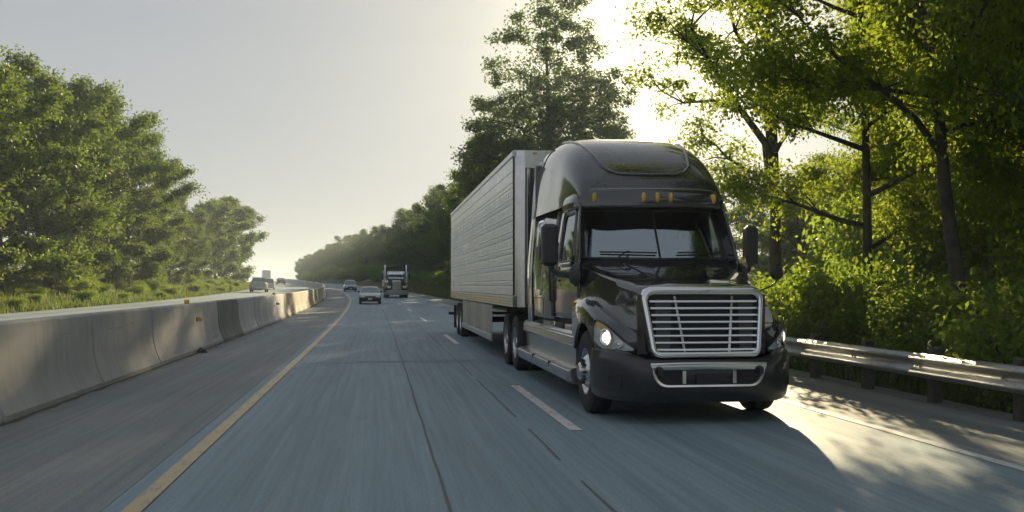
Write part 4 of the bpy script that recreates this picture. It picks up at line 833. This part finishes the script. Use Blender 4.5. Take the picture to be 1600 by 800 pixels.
def make_shrub(seed, h, r, nl, leaf, mat):
    g = random.Random(seed); tb = MB(); cs, rs = [], []
    for k in range(9):
        a = k*2.4; e = g.uniform(.7, 1.4); ln = h*g.uniform(.6, 1.0); d = Vector((math.cos(a)*math.cos(e)*r/h*1.4, math.sin(a)*math.cos(e)*r/h*1.4, math.sin(e))); pts = [Vector((d.x*.1, d.y*.1, -.1))+d*ln*t+Vector((g.uniform(-.05, .05), g.uniform(-.05, .05), 0)) for t in (0, .3, .6, .9)]
        tb.tube(pts, [.03, .024, .016, .006], 5)
        for p in pts[1:]:
            for _ in range(2): cs.append(tuple(p+Vector((g.uniform(-.3, .3)*r, g.uniform(-.3, .3)*r, g.uniform(-.1, .15)*h)))); rs.append(r*g.uniform(.25, .45))
    return tb.mesh('stems', bark, 60), leaves_mesh('foliage', cs, rs, nl//len(cs), leaf, mat, seed, .8)
def plant(name, meshes, label, cat, lat, v, sx=1, sz=1, rz=None, group=None, dz=0):
    o = thing(name, label, cat, W(lat, v, terr(lat, v)-.05+dz), rng.uniform(0, 6.28) if rz is None else rz, group); o.scale = (sx, sx, sz)
    a, b = ('trunk', 'crown') if 'tree' in name else ('stems', 'foliage')
    link(a, meshes[0], o); link(b, meshes[1], o); return o
# prototypes
far = [make_tree(100+i, 14, 5.2, .5, .24, 17000, .36, leaf_b, nlimb=19, clump=.21, fill=.9) for i in range(4)]
mid = [make_tree(200+i, 15, 5.4, .5, .26, 40000, .22, leaf_b, nlimb=21, clump=.19, fill=.9) for i in range(3)]
near = [make_tree(300+i, 14, 4.4, 2.2, .16, 56000, .105, leaf_a, lean=(.04*(i-1), .02), nlimb=17, clump=.22, fill=.8, up=.4) for i in range(4)]
shr = [make_shrub(400+i, 2.2, 1.3, 9000, .095, leaf_c) for i in range(3)]
def lobed_tree(seed, lobes, tr, top, nl, leaf, mat, dens=1.0, cl=.75):
    g = random.Random(seed); tb = MB(); tp = [Vector((math.sin(f*5)*.25*f, math.cos(f*4)*.2*f, top*f-.4*(f == 0))) for f in lin(0, 1, 10)]; tb.tube(tp, [tr*(1.2-1.1*i/9) for i in range(10)], 9); cs, rs = [], []
    for (x, z, rx, rz_, y) in lobes:
        x *= 1.22 if z > 17 else 1.0; rx *= 1.2; rz_ *= 1.3; y += g.uniform(-1.5, 1.5)
        c = Vector((x, y, z)); f = min(.97, max(.15, (z-rx*.9)/top)); i = min(int(f*9), 8); p0 = tp[i].lerp(tp[i+1], f*9-i); pm = p0.lerp(c, .55)+Vector((0, 0, .3)); r0 = tr*.42*(1.1-f)
        tb.tube([p0, pm, c, c+Vector((g.uniform(-.4, .4)*rx, g.uniform(-.4, .4)*rx, rz_*.7))], [r0, r0*.7, r0*.45, .02], 6)
        for _ in range(max(6, int(dens*rx*rx*rz_*1.5))):
            d = Vector((g.gauss(0, 1), g.gauss(0, 1), g.gauss(0, 1))).normalized()*(g.random()**.4); e = c+Vector((d.x*rx, d.y*rx, d.z*rz_)); cs.append(tuple(e)); rs.append(cl*g.uniform(.6, 1.3))
            if g.random() < .5: tb.tube([c.lerp(e, .15), c.lerp(e, .6)+Vector((0, 0, -.1)), e], [r0*.3, r0*.2, .01], 4)
    return tb.mesh('trunk', bark, 60), leaves_mesh('crown', cs, rs, max(4, nl//len(cs)), leaf, mat, seed, .7, .5)
BLB = [(4.0, 17.4, 1.9, 1.3, .4), (5.4, 16.2, 1.3, .9, 0), (-.2, 24.0, 1.6, 1.0, 0), (1.2, 24.4, 1.0, .7, 0), (-.6, 22.4, 1.9, 1.3, 0), (1.6, 22.6, 1.5, 1.1, .5), (-2.6, 21.4, 1.3, .9, 0), (.4, 20.6, 2.2, 1.6, -.6), (2.4, 20.6, 1.3, 1.1, .6), (-2.9, 19.0, 1.2, .8, .3), (1.2, 18.6, 2.1, 1.6, .4), (2.9, 17.8, 1.6, 1.2, -.3), (-.8, 17.6, 1.7, 1.3, .8), (-3.6, 16.4, 1.9, 1.4, 0), (.6, 16.0, 2.8, 2.0, -.8), (3.4, 15.6, 2.1, 1.7, .4), (-5.2, 15.0, 1.6, 1.2, .6), (-2.2, 14.2, 2.9, 2.2, -.5),  # first two lobes added to block sun from the near road at left
       (1.6, 13.2, 3.2, 2.4, 0), (4.8, 13.2, 2.0, 1.4, .5), (5.9, 14.4, 1.2, .8, 0), (-4.9, 12.2, 2.3, 1.8, 0), (-1.4, 10.6, 3.3, 2.4, .6), (3.2, 10.2, 3.2, 2.2, -.6), (-4.6, 8.6, 2.6, 2.0, .4), (0, 7.2, 3.6, 2.4, 0), (4, 6.4, 3, 2, 0), (-4, 5, 3, 2, 0), (-.5, 3.6, 3.4, 2, .5)]
bigt = lobed_tree(501, BLB, .42, 22.5, 80000, .24, leaf_b, .8, .95)
limb = make_tree(601, 12, 3.6, 3.8, .2, 20000, .105, leaf_a, nlimb=10, clump=.2, fill=.5, up=.5, extra=[([(0, 0, 3.9), (-.25, -.1, 5.6), (-1.0, -.2, 6.5), (-1.75, -.3, 7.5), (-2.4, -.3, 8.6)], .13), ([(0, 0, 4.6), (-.1, .1, 6.2), (-.3, .1, 7.6), (-1.0, .2, 8.7), (-1.3, .2, 10)], .11), ([(-.9, -.2, 6.4), (-1.8, -.2, 6.7), (-2.6, -.3, 6.6), (-3.2, -.3, 6.9)], .06)])
leant = make_tree(602, 13, 4.2, 4.6, .15, 52000, .105, leaf_a, nlimb=13, clump=.22, fill=.5, up=.35, tpath=[(0, 0, -.4), (-.12, 0, 1.2), (-.3, .02, 2.4), (-.45, .05, 3.6), (-.55, .05, 4.8), (-.75, .1, 6.2), (-.95, .1, 7.6), (-1.05, .15, 9), (-1.1, .2, 10.2), (-1.1, .2, 11.2)], extra=[([(-.5, .05, 4.1), (-1.0, 0, 4.7), (-1.7, -.1, 5.2), (-2.5, -.1, 5.7), (-3.2, -.1, 6.4)], .07)])
# tall tree behind the trailer
plant('tall_tree', bigt, 'tallest tree with an airy top rising behind the trailer roof', 'tree', 13.9, 78, 1.0, 1.0, 0)
plant('roadside_tree', mid[1], 'round green tree low beside the tall tree, left of the cab roof', 'tree', 10.2, 80, .85, .95, .4)
plant('roadside_tree', mid[2], 'smaller leafy tree just right of the tall tree, above the cab roof', 'tree', 18.6, 79, .7, .98, 2.0)
plant('roadside_tree', mid[0], 'green tree between the tall tree and the wooded bank', 'tree', 12, 96, .9, .9, 2.6)
# wooded bank on the far right of the road
k = 0
for v in list(np.arange(102, 450, 7.0)):
    for row in range(2 if 180 < v < 300 else 1):
        lat = 14.5+row*8+rng.uniform(-1.5, 3); s = (rng.uniform(.7, 1.05) if row == 0 else rng.uniform(.45, .8))*(1.0 if v < 220 else .85)
        plant('bank_tree', far[k % 4] if v > 150 else mid[k % 3], 'leafy tree in the wooded bank along the far bend', 'tree', lat, v+rng.uniform(-2.5, 2.5), s, s*rng.uniform(.85, 1.05), group='trees on the far wooded bank'); k += 1
for v in list(np.arange(84, 200, 3.0))+list(np.arange(203, 400, 4.5)):
    s = rng.uniform(.6, 1.2)*(1 if v < 200 else 1.8); plant('bank_shrub', shr[k % 3], 'bushy shrub at the foot of the far wooded bank', 'shrub', rng.uniform(10.5, 14), v, s*1.2, s, group='shrubs on the far wooded bank'); k += 1
# left wood
for i, (lat, v, s, sz) in enumerate([(-21, 38, .9, .72), (-20.5, 44.5, .85, .78), (-20, 51, .9, .84), (-20.5, 58, .9, .86), (-20, 65, .95, .92), (-20, 72, .95, .98), (-20.5, 79, .92, .98), (-20, 86, .9, .92), (-20.5, 92.5, .78, .8), (-20.5, 98, .6, .62),
                                     (-27, 44, 1.0, .86), (-27, 55, 1.0, .9), (-27.5, 66, 1.0, .95), (-27, 77, 1.0, .95), (-27, 88, .9, .85), (-34, 52, 1.0, .95), (-34, 66, 1.0, 1.0), (-34, 82, 1.0, .9)]):
    plant('wood_tree', mid[i % 3], 'broad leafy tree in the dense wood across the opposite road', 'tree', lat, v, s, sz, group='trees of the left wood')
for i, (lat, v, s, sz) in enumerate([(-21, 112, .6, .5), (-20.5, 122, .6, .5), (-21, 133, .7, .66), (-20, 150, .85, .9), (-19.5, 165, .95, 1.0), (-19, 185, 1.0, 1.05), (-26, 150, .9, .9), (-25, 175, .8, .8)]):
    plant('wood_tree', (mid if v < 140 else far)[i % 3], 'leafy tree in the smaller clump beyond the left wood', 'tree', lat, v, s, sz, group='trees of the far left clump')
for i in range(24):
    s = rng.uniform(.4, .8); v = rng.uniform(38, 185); plant('bank_shrub', shr[i % 3], 'low bushy shrub at the edge of the left wood', 'shrub', rng.uniform(-20, -17.5), v, s*1.4, s*.9, group='shrubs along the left wood')
for i in range(32):
    s = rng.uniform(.22, .5); v = 34+rng.random()**1.4*130; plant('bank_shrub', shr[i % 3], 'knee high weed clump on the grassy bank beside the opposite road', 'shrub', -15.7-rng.random()*3.5, v, s*1.5, s, group='weeds on the left bank')
# right wood close behind the guard rail
plant('roadside_tree', limb, 'leafy tree nearest the cab whose bare limbs reach toward the sun', 'tree', 10.6, 25.8, 1, 1, 0)
plant('roadside_tree', leant, 'leaning pale tree trunk near the right edge behind the guard rail', 'tree', 10.25, 16.2, 1, 1, 0)
plant('roadside_tree', near[1], 'slim upright tree between the bare limbed tree and the leaning trunk', 'tree', 10.9, 21.2, .8, 1.05, .5)
NT = [(17, 28, .85, 1.1), (15.6, 22, .9, 1.15), (12.9, 17.6, .85, 1.1), (19.5, 36, .9, 1.0), (11.3, 12.9, .85, 1.2), (14.2, 15.2, .95, 1.2), (17.5, 25, 1.0, 1.25), (20.5, 30, 1.0, 1.2), (16.2, 18.2, 1, 1.2), (24, 45, .8, .7), (25, 38, .8, .7), (12, 7, .9, 1.1), (13, 1, 1.0, 1.1), (11, -6, 1.0, 1.1), (12, -14, 1, 1.1)]  # last four stand out of view, added for reflections in the truck
for i, (lat, v, s, sz) in enumerate(NT):
    plant('roadside_tree', near[i % 4], 'tall leafy tree inside the right wood behind the front trees', 'tree', lat, v, s, sz, group='inner trees of the right wood')
for i, (lat, v, s, sz) in enumerate([(20.6, 46, .5, .48), (23.5, 51, .55, .5), (24, 44, .55, .52), (27.5, 52, .6, .55), (25, 58, .55, .4), (24, 60, .6, .55), (29, 57, .6, .6)]):
    plant('roadside_tree', mid[i % 3], 'low sunlit yellow green tree in the clearing behind the right wood', 'tree', lat, v, s, sz, group='sunlit low trees in the clearing')
for i in range(44):
    v = 9+i*.48+rng.uniform(-.3, .3); lat = 8.7+rng.random()**1.3*3.4+max(0, (v-24)*.25); s = rng.uniform(.55, 1.15)
    plant('roadside_shrub', shr[i % 3], 'dense green shrub growing behind the guard rail', 'shrub', lat, v, s, s*rng.uniform(.8, 1.25), group='shrubs behind the guard rail')
for i in range(34):
    v = rng.uniform(15, 44); lat = max(12.5, v*.41+2.4)+rng.uniform(0, 7); s = rng.uniform(1.1, 2.0)
    plant('roadside_shrub', shr[i % 3], 'tall shrub in the understorey of the right wood', 'shrub', lat, v, s, s*1.2, group='understorey of the right wood')
# ------------------------------------------------------------------ air
hz_m = bpy.data.materials.new('haze_air'); hz_m.use_nodes = True; n = hz_m.node_tree; n.nodes.clear()
pv = n.nodes.new('ShaderNodeVolumePrincipled'); pv.inputs['Color'].default_value = (.74, .87, 1, 1); pv.inputs['Density'].default_value = .00065; pv.inputs['Anisotropy'].default_value = .3
n.links.new(pv.outputs[0], n.nodes.new('ShaderNodeOutputMaterial').inputs['Volume'])
hb = MB().box(-1700, 1700, -320, 2100, -5, 34).build('haze', hz_m, None, 0); tag(hb, 'thin pale haze filling the valley air', 'haze', kind='stuff')
